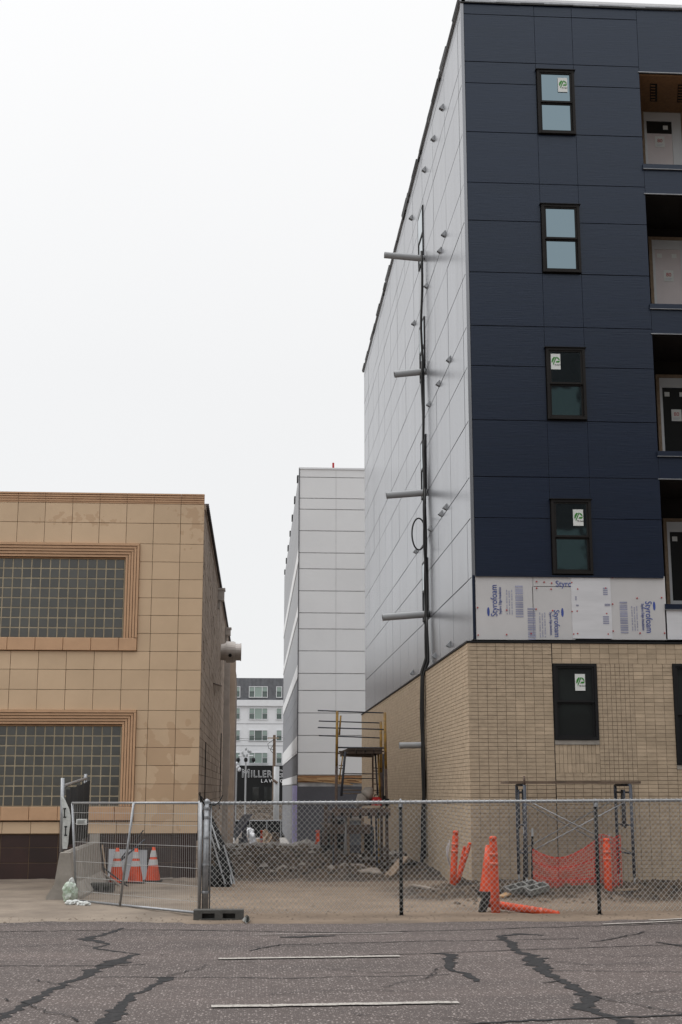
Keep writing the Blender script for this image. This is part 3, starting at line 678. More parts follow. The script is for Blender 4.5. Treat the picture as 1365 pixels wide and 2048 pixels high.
z = -.4
while z < 4.64:
    y = FY - .1 + (.0 if row % 2 else .0)
    while y < BY:
        y2 = min(y + .39, BY); jx = random.uniform(-.004, .004)
        sb.box(XB + jx * .6, y + .004, z + .004, XB + .05, y2 - .005, min(z + .0735, 4.66) - .004); y = y2
    z += .0735; row += 1
sb.build('brickwork', 'brick_field', apt, kind='stuff')
MB().box(gx0 - .012, FYb - .002, .0, gx0 - .001, FYb + .02, zt0).build('control_joint', 'black', apt)
wg = window(gx0 + .005, gx1 - .005, gz0, gz1, FY - .075, apt, 'black', 'glass_dark'); sticker(gx0 + .53, gz1 - .52, gz1 - .2, FY - .105, wg)
MB().box(gx0 - .0, FYb - .015, gz0 - .088, gx1, FYb + .05, gz0 - .004).build('window_sill', 'concrete', apt)
window(hx0 + .005, hx1 - .005, hz0, hz1, FY - .075, apt, 'black', 'glass_dark'); MB().box(hx0, FYb - .015, hz0 - .085, hx1, FYb + .05, hz0 - .004).build('window_sill', 'concrete', apt)
# vent hoods on the side wall
def hood(p):
    b = MB(); x, y, z = SX + .01, p.y, p.z
    b.tube([(x, y, z), (x - .07, y, z)], .035, 10)
    b.face([(x, y - .06, z + .10), (x - .09, y - .05, z - .0), (x - .09, y + .05, z - .0), (x, y + .06, z + .10)])
    b.face([(x, y - .06, z + .10), (x, y - .06, z - .05), (x - .09, y - .05, z)]); b.face([(x, y + .06, z + .10), (x - .09, y + .05, z), (x, y + .06, z - .05)])
    return b.build('vent_hood', 'steel', apt)
for p in [(881, 217), (864, 279), (846, 341), (820, 437), (885, 470), (877, 503), (850, 573), (825, 648), (895, 721), (874, 769), (855, 810), (888, 1016), (879, 1029), (858, 1059), (829, 1104), (895, 1291), (866, 1313), (822, 1347)]:
    hood(PX(*p, SX - .05))
# pipes standing out of the side wall
for i, (p0, p1, rr_) in enumerate([((769, 510), (838, 517), .085), ((789, 749), (842, 743), .085), ((773, 991), (845, 985), .085), ((765, 1235), (848, 1228), .085), ((799, 1491), (842, 1490), .075)]):
    a, b = PY(*p0, 32.3), PY(*p1, 32.3); b.x = SX + .0
    b_ = MB(); n = 16; d = (a - b)
    b_.tube([b, a], rr_, n, caps=False); b_.tube([a, b], rr_ * .9, n, caps=False)
    for k in range(n):
        pass
    o = b_.build('conduit_stub', 'pipe_grey', None, smooth=True, org=b)
    o['label'] = ['highest grey pipe stub jutting from the silver wall near the roof', 'second highest grey pipe stub, short, beside the upper cable run', 'third grey pipe stub down, just above the hanging cable loop', 'lowest grey pipe stub on the silver siding, above the brick', 'short pale pipe stub jutting from the tan brick wall behind the fence'][i]
    o['category'] = 'pipe'; o['group'] = 'pipe stubs jutting from the side wall'
# hanging black cables
def wob(p, k, a=.02): return Vector((p[0] + a * mn.noise(Vector((k, p[2] * .7, 1))), p[1] + a * 3 * mn.noise(Vector((p[2] * .5, k, 4))), p[2]))
cb = thing('cable_bundle', (4.15, 32.6, 0), 'long black cable bundle hanging down the silver side wall to the dirt', 'cable')
for k in range(5):
    top = [PX(838, 520, SX - .07).z, PX(845, 740, SX).z, PX(848, 890, SX).z, PX(852, 985, SX).z, PX(855, 1240, SX).z][k]
    pts = []
    zz_ = top
    while zz_ > .3:
        t_ = zz_ / 15; sag = .22 * math.exp(-((zz_ - 4.7) / 1.2) ** 2) * 0
        pts.append(wob((SX - .07 - (.12 if zz_ < 4.8 else 0) - .02 * (k % 2), 32.3 - .07 * k * (1 - .5 * t_) - .1, zz_), k, .05)); zz_ -= .35
    pts += [Vector((3.95, 32.2 + .1 * k, .15)), Vector((3.8 - .1 * k, 32.0 - .2 * k, gz(3.8, 32) + .05))]
    MB().tube(pts, .032 if k < 3 else .024, 6).build('cable', 'rubber', cb, smooth=True)
loop = [PX(845 + 2, 1036, SX - .3)]
cL = PY(838, 1068, 32.3)
MB().tube([(cL.x + .17 * math.sin(a) * -1 , 32.3, cL.z + .40 * math.cos(a)) for a in [k * 2 * math.pi / 28 for k in range(29)]], .02, 6, caps=False).build('cable_loop', 'rubber', cb, smooth=True)
# ------------------------------------------------------------------ FAR GREY BUILDING
GY = 67.0; GX = PY(597, 1300, GY).x
gb = thing('far_building', (GX, GY, -1), 'tall light grey panelled block beyond the alley with banded side', 'building')
gtop = PY(660, 938, GY).z
MB().box(GX + .05, GY + .05, -1.2, 12, 103, gtop - .05).build('wall', 'joint_light', gb)
rows = [938, 955, 997, 1019, 1062, 1106, 1138, 1182, 1226, 1258, 1302, 1347, 1381, 1426, 1471, 1505, 1550]
for i in range(len(rows) - 1):
    z1, z0 = PY(660, rows[i], GY).z, PY(660, rows[i + 1], GY).z
    for x0, x1 in ((GX, GX + 1.9), (GX + 1.9, GX + 5.2), (GX + 5.2, 12)):
        gp = .015; piece('wall_panel', (x1 - x0 - .012, .04, z1 - z0 - .04), ((x0 + x1) / 2, GY + .02, (z0 + z1) / 2), 'grey_panel', gb)
zb = lambda y: PX(597, y, GX).z
zs = [PY(597, y, GY).z for y in (938, 1095, 1122, 1211, 1232, 1328, 1355, 1471, 1502, 1507, 1550, 1568)]
cols = ['mid_light', 'white', 'mid_light', 'white', 'mid', 'white', 'dark', 'white', 'white', 'dark2', 'white2']
M['mid_light'] = mat('grey_siding', (.27, .275, .29), .45, var=.05); M['ribbed'] = M['mid_grey']
cmap = {'mid_light': 'mid_light', 'white': 'grey_panel', 'mid': 'mid_light', 'dark': 'mid_grey', 'dark2': 'charcoal', 'white2': 'grey_panel'}
for i, c in enumerate(cols):
    z1, z0 = zs[i], zs[i + 1]
    if z1 - z0 < .02: continue
    n = 3 if z1 - z0 > 2.5 else 1
    for k in range(n):
        a0 = z0 + (z1 - z0) * k / n; a1 = z0 + (z1 - z0) * (k + 1) / n
        for j in range(6): piece('side_panel', (.05, 5.98, a1 - a0 - .02), (GX + (.0 if c.startswith('white') else .03), GY + 3 + j * 6, (a0 + a1) / 2), cmap[c], gb)
zq = PY(597, 1568, GY).z
MB().box(GX, GY, -1.3, 12, GY + .04, zq - .12).build('base_wall', 'charcoal', gb)
MB().box(GX + .0, GY + .05, -1.3, GX + .045, 103, zq - .03).build('base_wall', 'mid_grey', gb)
MB().box(GX - .03, GY + .3, -1.3, GX - .003, GY + 8.0, zq - .06).build('membrane_strip', 'purple', gb)
bb = MB()
for k in range(46):
    x = GX + random.uniform(0, 7.5); bb.obox((x, GY - .03 - random.random() * .05, PY(640, random.uniform(1556, 1566), GY).z), (random.uniform(.5, 2.2), 0, random.uniform(-.13, .13)), (0, -.02, 0), (0, 0, random.uniform(.03, .07)))
bb.build('torn_lath', 'lath', gb)
MB().box(GX, GY - .02, PY(640, 1565, GY).z, 12, GY - .004, PY(640, 1551, GY).z).build('wood_band', 'raw_wood', gb)
MB().box(GX - .03, GY - .04, gtop - .03, 12, GY + .1, gtop + .06).build('roof_flashing', 'white_paint', gb)
bb = MB(); 
for k in range(7): yy = GY + 2 + k * 5.2; bb.box(GX - .06, yy, gtop - .2, GX + .02, yy + random.uniform(.3, .8), gtop + .12)
bb.build('roof_membrane', 'rubber', gb)
MB().box(GX - .03, GY - .04, zq, GX + .02, GY + .02, gtop).build('corner_trim', 'joint', gb)
mk = thing('roof_marker', PY(667, 936, 72), 'tiny red and white pole standing on the far grey roof', 'pole')
p = PY(667, 937, 72); MB().tube([(p.x, 72, p.z - .6), (p.x, 72, p.z + .0)], .05, 8).build('pole', 'white_paint', mk)
MB().tube([(p.x, 72, p.z), (p.x, 72, p.z + .32)], .06, 8).build('marker_top', 'red', mk)
# ------------------------------------------------------------------ LEFT TILED BUILDING
LY = 29.66; LX = -1.22; LE = 78.
lb = thing('tiled_building', (LX, LY, 0), 'old two-storey building faced in tan tiles with glass-block windows', 'building')
ltop = PY(403, 989, LY).z
b = MB(); b.box(-12, LY + .2, -.2, LX - .05, LE, ltop - .05); b.box(-12, LY + .058, -.2, LX - .05, LY + .199, 1.25); b.box(-12, LY + .058, 4.85, LX - .05, LY + .199, 4.9 + .25)
b.box(-2.85, LY + .058, 1.25, LX - .05, LY + .199, ltop - .05); b.box(-12, LY + .058, 3.4, -2.85, LY + .199, 4.85); b.box(-12, LY + .058, 7.05, -2.85, LY + .199, ltop - .05)
b.build('wall', 'grout', lb)
# tile rows and columns
TW, TH_ = .607, .382
col_edges = [LX - .0, LX - .53] + [LX - .53 - TW * k for k in range(1, 15)]
rowpix = [1008, 1047, 1088, 1124, 1159, 1196, 1231, 1267, 1303, 1340, 1380, 1421, 1458, 1495, 1531, 1568, 1606, 1643, 1667]
rz_ = [PY(330, y, LY).z for y in rowpix]
holes = []
def win_rect(p_tl, p_br):
    a = PY(*p_tl, LY); b = PY(*p_br, LY); return (a.x, b.x, b.z, a.z)
W1 = (-9.0, PY(277, 1200, LY).x, PY(270, 1302, LY).z, PY(270, 1088, LY).z)
W2 = (-9.0, PY(271, 1500, LY).x, PY(270, 1641, LY).z, PY(270, 1421, LY).z)
def cut(r0, holes):
    rs = [r0]
    for hx0_, hx1_, hz0_, hz1_ in holes:
        nr = []
        for x0, x1, z0, z1 in rs:
            if x0 >= hx1_ - .01 or x1 <= hx0_ + .01 or z0 >= hz1_ - .01 or z1 <= hz0_ + .01: nr.append((x0, x1, z0, z1)); continue
            if x1 > hx1_: nr.append((hx1_, x1, z0, z1))
            if x0 < hx0_: nr.append((x0, hx0_, z0, z1))
            m0, m1 = max(x0, hx0_), min(x1, hx1_)
            if z1 > hz1_: nr.append((m0, m1, hz1_, z1))
            if z0 < hz0_: nr.append((m0, m1, z0, hz0_))
        rs = nr
    return rs
for i in range(len(rz_) - 1):
    for j in range(len(col_edges) - 1):
        for (x0, x1, z0, z1) in cut((col_edges[j + 1], col_edges[j], rz_[i + 1], rz_[i]), [W1, W2]):
            if x1 - x0 < .03 or z1 - z0 < .03: continue
            piece('wall_tile', (x1 - x0 - .009, .05, z1 - z0 - .009), ((x0 + x1) / 2, LY + .03 + random.uniform(-.002, .002), (z0 + z1) / 2), 'tan', lb, bev=.003, tilt=.0012)
# cornice: stacked ribs in lengths
zc1 = ltop; zc0 = rz_[0]; hh = (zc1 - zc0) / 4.6
for j in range(len(col_edges) - 1):
    b = MB(); x0, x1 = col_edges[j + 1] + .004, col_edges[j] - .002
    for k in range(4):
        zz0 = zc1 - hh * (k + 1); b.box(x0, LY - .05 + .012 * k, zz0 + hh * .3, x1, LY + .06, zz0 + hh - .002)
    b.box(x0, LY - .0, zc0 + .004, x1, LY + .058, zc1 - hh * 4)
    b.box(x0, LY + .0, zc1 - hh * 4 + .002, x1, LY + .057, zc1 - .01)
    b.build('cornice_piece', 'tan_trim', lb)
def lwindow(R, gpx):
    x0, x1, z0, z1 = R; gxr = gpx[0]; gzt = gpx[1]; gzb = gpx[2]
    # sill pieces
    x = x1; k = 0
    while x > x0 + .1:
        w_ = .40 if k == 0 else TW
        piece('sill_block', (w_ - .008, .12, gzb - z0 - .008), (x - w_ / 2, LY + .005, (gzb + z0) / 2), 'tan_trim', lb, bev=.008); x -= w_; k += 1
    # stepped head ribs and right jamb ribs
    nR = 5; wj = (x1 - gxr) / nR; hj = (z1 - gzt) / nR
    for k in range(nR):
        d = .075 - .0 - k * .012
        b = MB(); b.box(x0, LY - .065 + k * .022, z1 - hj * (k + 1) + .012, x1 - wj * k - .003, LY + .06, z1 - hj * k)
        b.build('head_rib', 'tan_trim', lb)
        b = MB(); b.box(x1 - wj * (k + 1) + .012, LY - .065 + k * .022, gzb + .004, x1 - wj * k - .003, LY + .06, z1 - hj * (k + 1) + .008)
        b.build('jamb_rib', 'tan_trim', lb)
    # glass blocks
    bw = .206; nzb = 8; bh = (gzt - .03 - gzb - .005) / nzb
    MB().box(x0, LY + .082, gzb, gxr, LY + .16, gzt).build('block_mortar', M['gmortar'], lb)
    for j in range(nzb):
        for i in range(18):
            xc = gxr - .012 - bw * (i + .5)
            piece('glass_block', (bw - .016, .06, bh - .016), (xc, LY + .107, gzb + .005 + bh * (j + .5)), 'block', lb, bev=.010)
    MB().box(x0, LY + .055, gzt - .028, gxr, LY + .119, gzt - .002).build('head_strip', 'raw_wood', lb)
M['gmortar'] = mat('pale_mortar', (.40, .34, .24), .9)
lwindow(W1, (PY(248, 1200, LY).x, PY(248, 1115, LY).z, PY(248, 1276, LY).z))
lwindow(W2, (PY(242, 1500, LY).x, PY(242, 1449, LY).z, PY(242, 1613, LY).z))
# dark base tiles and the drip edge above
zb_ = rz_[-1]
MB().box(-12, LY + .08, -.2, LX - .04, LY + .12, zb_ - .01).build('base_backing', 'grout', lb)
for j in range(len(col_edges) - 1):
    for (a, b) in ((-.03, .34), (.34, .66), (.66, zb_ - .02)):
        piece('base_tile', (col_edges[j] - col_edges[j + 1] - .012, .04, b - a - .01), ((col_edges[j] + col_edges[j + 1]) / 2 - .02, LY + .07, (a + b) / 2), 'maroon', lb, bev=.004)
MB().box(PY(178, 1700, LY - .2).x, LY - .12, -.02, PY(198, 1700, LY - .2).x, LY + .04, zb_ - .0).build('pier', 'concrete', lb)
# side wall, big rough painted courses
MB().box(LX - .06, LY + .2, -.3, LX - .012, LE, ltop - .3).build('side_backing', 'side_gap', lb)
sb = MB(); z = -.6; row = 0
while z < ltop - .36:
    y = LY + .06 - (0 if row % 2 else .21)
    while y < LE:
        y2 = min(y + .42, LE); jx = .009 * mn.noise(Vector((y * 2.1, z * 3, 0))) + random.uniform(-.003, .003); a = max(y, LY + .058)
        if y2 - a > .03 and random.random() > .012: sb.box(LX - .03, a + .006, max(z, -.3) + .005, LX + .004 + jx, y2 - .006, z + .2 - .008)
        y += .42
    z += .2; row += 1
sb.build('brickwork', 'side_wall', lb, kind='stuff')
MB().box(LX - .35, LY + .06, ltop - .34, LX + .03, LE, ltop - .22).build('parapet_course', 'side_wall', lb)
y = LY + .5
ct = MB().tube([(LX - .42, 0, 0), (LX + .08, 0, 0)], [.085, .095], 10)
me = ct.mesh('coping_tile', 'coping', Vector((LX, 0, 0)), True)
zz_ = ltop - .2
while y < LE:
    o = bpy.data.objects.new('coping_tile', me); C.objects.link(o); o.parent = lb; o.location = Vector((LX, y, zz_)) - wloc(lb); y += .24
def box_thing_part(nm, x1, y, z0, z1, wd, m='duct'):
    return MB().box(LX - .0, y - wd / 2, z0, x1, y + wd / 2, z1).build(nm, m, lb)
def yat(px): return PX(px, 1400, LX).y
y1, y2 = yat(432), yat(448)
for (yy, xo, za, zb2) in ((y1, PY(449, 1200, y1).x, PY(449, 1218, y1).z, PY(449, 1178, y1).z), (y2, PY(462, 1260, y2).x, PY(462, 1284, y2).z, PY(462, 1256, y2).z)):
    b = MB(); b.box(LX, yy - .2, za + .25, xo, yy + .2, zb2 - .06); b.box(LX, yy - .23, zb2 - .06, xo + .03, yy + .23, zb2); b.box(LX, yy - .12, za, xo - .12, yy + .12, za + .25)
    b.build('rain_head', 'duct', lb)
b = MB(); b.box(LX, y2 - .1, -.3, LX + .22, y2 + .1, PY(462, 1290, y2).z); b.box(LX, y2 - .14, 2.0, LX + .26, y2 + .14, 4.3); b.build('downspout', 'duct', lb)
y3 = yat(458); b = MB(); b.box(LX, y3 - .12, -.5, LX + .30, y3 + .12, 7.9); b.build('downspout', 'side_wall', lb)
b = MB(); b.box(LX - .02, y3 + 3, -.5, LX + .12, LE, 7.9); b.build('rear_wall', 'side_wall', lb)
# round duct
yd = yat(440); zd = PY(440, 1304, yd).z
b = MB(); k_ = yd / 2700
for (xa, xb, rr_) in ((0, .15, 16.5), (.13, .19, 18), (.19, .46, 21.5), (.465, .50, 20.5), (.50, .70, 17), (.67, .70, 18)):
    if xb > xa: b.tube([(LX + xa, yd, zd), (LX + xb, yd, zd)], rr_ * k_, 24)
duct = b.build('exhaust_duct', 'duct', lb, smooth=False)
MB().tube([(LX + .33, yd - 19 * k_, zd - 8 * k_), (LX + .33, yd - 22 * k_, zd - 9 * k_)], .06, 8).build('plug', 'black', duct)
MB().tube([(LX, 47.5, 1.2), (LX + .01, 47.5, 3.8)], .03, 6).build('conduit', 'black', lb)
MB().tube([(LX + .02, 32.9, .9), (LX + .02, 32.9, 3.0)], .012, 6).build('conduit', 'black', lb)
MB().tube([PX(428, 1367, LX + .03), PX(444, 1372, LX + .05)], .02, 6).build('bracket', 'rust', lb)
# ------------------------------------------------------------------ FAR WHITE APARTMENTS AND BLACK LAW OFFICE BASE
AY = 180.
wa = thing('white_apartments', (0, AY, 0), 'white apartment block with dark grey top floor far down the alley', 'building')
zz = lambda y: PY(517, y, AY).z
MB().box(-22, AY, zz(1531), 24, AY + 18, zz(1402)).build('wall', 'white_paint', wa)
MB().box(-22, AY - .3, zz(1412), 24, AY - .01, zz(1400)).build('cornice', 'white_paint', wa)
MB().box(-22, AY + .1, zz(1401), 24, AY + 18, zz(1356)).build('top_floor', 'seam_metal', wa)
b = MB(); x = -22
while x < 24: b.box(x, AY + .02, zz(1399), x + .06, AY + .1, zz(1357)); x += .55
b.build('standing_seams', 'seam_metal', wa, kind='stuff')
for y_ in (1448, 1492): MB().box(-22, AY - .02, zz(y_), 24, AY - .002, zz(y_) + .05).build('siding_joint', 'joint', wa)
def fwin(p0, p1, rows_, kind_):
    for (a, b_) in rows_:
        xa, xb = PY(p0, a, AY).x, PY(p1, a, AY).x
        if kind_ == 3: cuts = [(0, .27), (.30, .70), (.73, 1)]
        else: cuts = [(0, 1)]
        f_ = MB(); yoff = AY - .12
        f_.box(xa - .08, yoff, zz(b_) - .08, xb + .08, AY - .02, zz(b_)); f_.box(xa - .08, yoff, zz(a), xb + .08, AY - .02, zz(a) + .08)
        f_.box(xa - .08, yoff, zz(b_), xa, AY - .02, zz(a)); f_.box(xb, yoff, zz(b_), xb + .08, AY - .02, zz(a))
        for c0, c1 in cuts[:-1]: f_.box(xa + (xb - xa) * c1, yoff, zz(b_), xa + (xb - xa) * (c1 + .03), AY - .02, zz(a))
        win = f_.build('window', 'white_paint', wa)
        for qi, (c0, c1) in enumerate(cuts):
            u0, u1 = xa + (xb - xa) * c0, xa + (xb - xa) * c1; zm = (zz(a) + zz(b_)) / 2
            if qi == 1: MB().box(u0, AY - .06, zz(b_), u1, AY - .04, zz(a)).build('pane', 'glass_far_green' if a != 1461 else 'glass_far', win)
            else:
                MB().box(u0, AY - .06, zm + .06, u1, AY - .04, zz(a)).build('pane', 'glass_far_green', win)
                MB().box(u0, AY - .06, zz(b_), u1, AY - .04, zm - .02).build('pane', 'glass_far', win)
R_ = [(1374, 1394), (1417, 1438), (1461, 1481), (1506, 1526)]
fwin(499.5, 535, R_, 3); fwin(471, 480, R_, 1); fwin(554, 563.5, R_, 1); fwin(428, 452, R_, 3); fwin(582, 618, R_, 3)
lo = thing('law_office', (0, AY - 2.5, 0), 'black single-storey office front with white outlined lettering', 'building')
OY = AY - 3
MB().box(-22, OY, -.1, 24, AY - .4, PY(517, 1531, OY).z).build('wall', 'screen', lo)
MB().box(-22, OY - .06, PY(517, 1606, OY).z, 24, OY + .2, PY(517, 1603, OY).z).build('kerb', 'concrete', lo)
for x0, x1 in ((505, 518), (528, 545)): MB().box(PY(x0, 1590, OY).x, OY - .05, PY(0, 1600, OY).z, PY(x1, 1590, OY).x, OY - .004, PY(0, 1574, OY).z).build('window', 'glass_dark', lo)
zc_ = PY(517, 1548, OY).z
text('sign_letters', 'M', 1.5, PY(492, 1547.5, OY - .12), 'white_paint', lo, outline=.022, sx=.95)
text('sign_letters', 'ILLER', 1.22, PY(523, 1548.5, OY - .12), 'white_paint', lo, outline=.022, sx=.88, spacing=1.12)
MB().box(PY(547, 1540, OY).x, OY - .14, PY(0, 1556, OY).z, PY(548.3, 1540, OY).x, OY - .05, PY(0, 1539, OY).z).build('sign_bar', 'white_paint', lo)
text('sign_letters', 'G', 1.4, PY(559, 1548, OY - .12), 'white_paint', lo, outline=.022)
text('sign_letters', 'LAW  G', .62, PY(545, 1562, OY - .12), 'white_paint', lo, depth=.05, sx=1.1, spacing=1.35)
# rubble retaining wall
rw = thing('stone_wall', (0, 149, -2), 'rough rubble stone wall below the black office front', 'wall')
MB().box(-20, 148.6, -2.6, 20, 149.4, PY(517, 1607, 149).z - .03).build('wall_core', 'stone', rw)
zt1 = PY(517, 1607, 149).z; z = zt1 - .25
while z > -2.3:
    x = -4.5
    while x < 5.5:
        l = random.uniform(.4, 1.1); piece('stone', (round(l, 1) - .03, .3, .21), (x + l / 2, 148.5 + random.uniform(-.06, .06), z + .1 + random.uniform(-.02, .02)), 'stone', rw, tilt=.06); x += l
    z -= .23
# black screened site fence
fy = 120.
sf = thing('site_fence', (0, fy, -2.3), 'black screened fence across the far end of the alley', 'fence')
ztf, zbf = PY(517, 1641, fy).z, PY(517, 1690, fy).z
MB().box(-4, fy, zbf, 5, fy + .02, ztf).build('screen', 'screen', sf); MB().tube([(-4, fy - .03, ztf), (5, fy - .03, ztf)], .04, 6).build('rail', 'steel', sf)
for px in (470, 500, 534, 562): x = PY(px, 1650, fy).x; MB().tube([(x, fy - .05, zbf), (x, fy - .05, ztf + .05)], .05, 6).build('post', 'steel', sf)
# poles
pl = thing('camera_pole', PY(491, 1690, 110), 'grey pole topped by a ring of dark surveillance cameras', 'pole')
x = PY(491, 1600, 110).x; zt_ = PY(491, 1515, 110).z
MB().tube([(x, 110, -2.4), (x, 110, zt_)], .065, 10).build('mast', 'pipe_grey', pl)
MB().tube([(x - .6, 110, zt_ + .15), (x + .6, 110, zt_ + .15)], .05, 6).build('crossarm', 'white_paint', pl)
b = MB()
for dx, dz in ((-.35, .4), (.25, .55), (0, .75), (-.2, .15), (.45, .5), (.1, .2)): b.lathe((x + dx * .8, 110 + dx * .3, zt_ + dz * .9), [(.0, -.13), (.09, -.1), (.10, .05), (.05, .13), (0, .16)], 7)
b.build('antenna_cluster', 'pipe_grey', pl)
for dx in (-.62, 0, .62): MB().lathe((x + dx, 110, zt_ - .22), [(0, -.17), (.13, -.10), (.16, .04), (.11, .20), (0, .21)], 12).build('camera_dome', 'black', pl, smooth=True)
p2 = thing('camera_pole', PY(472, 1640, 100), 'slim pole with white camera heads and a small violet light beside the tiled building', 'pole')
a, b_ = PY(471.5, 1640, 100), PY(474, 1533, 100)
MB().tube([a, b_], .06, 8).build('mast', 'pipe_grey', p2)
for (px, py) in ((473, 1528), (476, 1534), (479, 1539)): c = PY(px, py, 100); MB().lathe(c, [(0, -.16), (.12, -.1), (.14, .04), (.08, .15), (0, .16)], 10).build('camera_head', 'white_paint', p2, smooth=True)
c = PY(469.5, 1526, 100)
lm = bpy.data.materials.new('violet_lamp'); lm.use_nodes = True; lm.node_tree.nodes['Principled BSDF'].inputs['Emission Color'].default_value = (.35, .2, 1, 1); lm.node_tree.nodes['Principled BSDF'].inputs['Emission Strength'].default_value = 1.6
MB().lathe(c, [(0, -.08), (.09, 0), (0, .08)], 8).build('lamp', lm, p2)
up = thing('utility_pole', PY(548, 1640, 150), 'brown wooden utility pole in front of the white apartments', 'pole')
x = PY(548.5, 1550, 150).x; MB().tube([(x, 150, 0), (x, 150, PY(548, 1470, 150).z)], [.2, .15], 10).build('pole', 'deck_wood', up)
MB().box(x - .75, 149.8, PY(0, 1476, 150).z, x + .5, 150, PY(0, 1476, 150).z + .12).build('crossarm', 'wood', up)
b = MB(); b.tube([PY(549, 1478, 149.8), PY(536, 1488, 149.8), PY(538, 1497, 149.8), PY(549, 1500, 149.8)], .03, 5); b.tube([PY(549, 1486, 149.8), PY(541, 1500, 149.8), PY(546, 1506, 149.8)], .03, 5); b.build('cable', 'rubber', up)
b = MB()
for ya, yb in ((1474, 1476), (1478, 1484)): b.tube([PY(440, ya, 150), PY(500, ya + 4, 150), PY(549, yb, 150), PY(600, yb - 3, 150)], .025, 4)
b.build('overhead_wire', 'rubber', up)
sp = thing('steel_pole', PY(553, 1690, 125), 'thick pale grey steel pole in front of the office sign', 'pole')
x = PY(553, 1600, 125).x; MB().tube([(x, 125, -2.4), (x, 125, PY(553, 1533, 125).z)], .26, 14).build('shaft', 'pipe_grey', sp, smooth=True)
MB().tube([(x - .3, 124.7, PY(0, 1560, 125).z), (x + .1, 124.7, PY(0, 1566, 125).z)], .12, 8).build('collar', 'rust', sp)
# tilted solar panel on a trailer
so_ = thing('solar_trailer', PY(490, 1690, 72), 'tilted dark solar panel on a grey trailer mast down the alley', 'trailer')
b = MB(); Q = [PY(469.5, 1681, 70.5), PY(505, 1627.5, 71.2), PY(487.6, 1629, 72.6), PY(467.6, 1657, 72.)]; Q2 = [p_ + Vector((.02, .05, -.05)) for p_ in Q]
b.face(Q); b.face(Q2[::-1])
for k in range(4): b.face([Q[k], Q2[k], Q2[(k + 1) % 4], Q[(k + 1) % 4]])
pnl = b.build('solar_panel', 'panel_blue', so_)
b = MB(); b.box(PY(484, 1680, 72).x, 72, -1.3, PY(494, 1680, 72).x, 72.3, PY(494, 1640, 72).z); b.box(PY(478, 1680, 72).x, 71.8, -1.3, PY(496, 1680, 72).x, 72.5, PY(494, 1676, 72).z); b.build('mast', 'panel_blue', so_)
# site clutter at the alley's far end
def pile(name, label, cat, px0, px1, py0, py1, Y, m, n=1):
    a, b_ = PY(px0, py1, Y), PY(px1, py0, Y); W_ = b_.x - a.x; Hh = b_.z - a.z + .3
    bm2 = bmesh.new(); bmesh.ops.create_icosphere(bm2, subdivisions=4, radius=1)
    for v in bm2.verts:
        k = 1 + .3 * mn.noise(v.co * 2.3 + Vector((px0, 0, 0))) + .22 * mn.noise(v.co * 6 + Vector((0, px0, 0)))
        v.co = Vector((v.co.x * W_ / 2 * k, v.co.y * 1.2 * k, max(0, v.co.z) * Hh * k))
    me2 = bpy.data.meshes.new(name); bm2.to_mesh(me2); bm2.free(); me2.materials.append(M[m])
    ob = bpy.data.objects.new(name, me2); C.objects.link(ob); ob.location = ((a.x + b_.x) / 2, Y + 1, a.z - .3); ob['label'] = label; ob['category'] = cat; return ob
pile('tarp_pile', 'white tarp heaped behind the solar trailer', 'tarp', 468, 512, 1657, 1682, 84, 'white_paint')
pile('dirt_pile', 'low heap of tan soil beside the orange post down the alley', 'soil', 508, 560, 1667, 1700, 88, 'wood')
pile('debris_pile', 'small heap of mixed rubbish at the left of the far lot', 'debris', 468, 500, 1670, 1690, 80, 'canvas')
b = thing('pallet_stack', PY(551, 1686, 80), 'small pallet of red bricks beside the far grey wall', 'pallet')
a, c = PY(544, 1682, 80), PY(560, 1665, 80)
for k in range(4):
    for j in range(3): piece('brick_bundle', ((c.x - a.x) / 3 - .02, .5, (c.z - a.z) / 4 - .02), (a.x + (c.x - a.x) * (j + .5) / 3, 80, a.z + (c.z - a.z) * (k + .5) / 4), 'rust' if (k + j) % 3 else 'wood', b)
MB().box(a.x, 79.7, a.z - .15, c.x, 80.3, a.z).build('pallet', 'wood', b)
def delineator(px, py0, py1, Y, label, group=None, fat=1.):
    p = PY(px, py1, Y); t_ = thing('delineator_post', p, label, 'traffic post', group); h_ = PY(px, py0, Y).z - p.z
    MB().lathe(p, [(.05 * fat, 0), (.05 * fat, h_ * .82), (.02 * fat, h_ * .86), (.055 * fat, h_ * .9), (.055 * fat, h_ * .97), (.0, h_)], 12).build('tube', 'orange', t_, smooth=True)
    return t_, p, h_
d1, p, h_ = delineator(523, 1660, 1697, 72, 'small orange post in the far lot behind the dirt rise', None, 1.4)
MB().lathe(p + Vector((0, 0, h_ * .45)), [(.085, 0), (.085, .1)], 10).build('band', 'white_band', d1)
d2, p, h_ = delineator(637, 1660, 1695, 43.5, 'stubby orange marker against the charcoal base of the far grey block', None, 1.6)
b = MB(); b.lathe(p, [(.22, 0), (.22, .04), (.1, .12), (.09, .2)], 12); b.build('base', 'orange', d2)
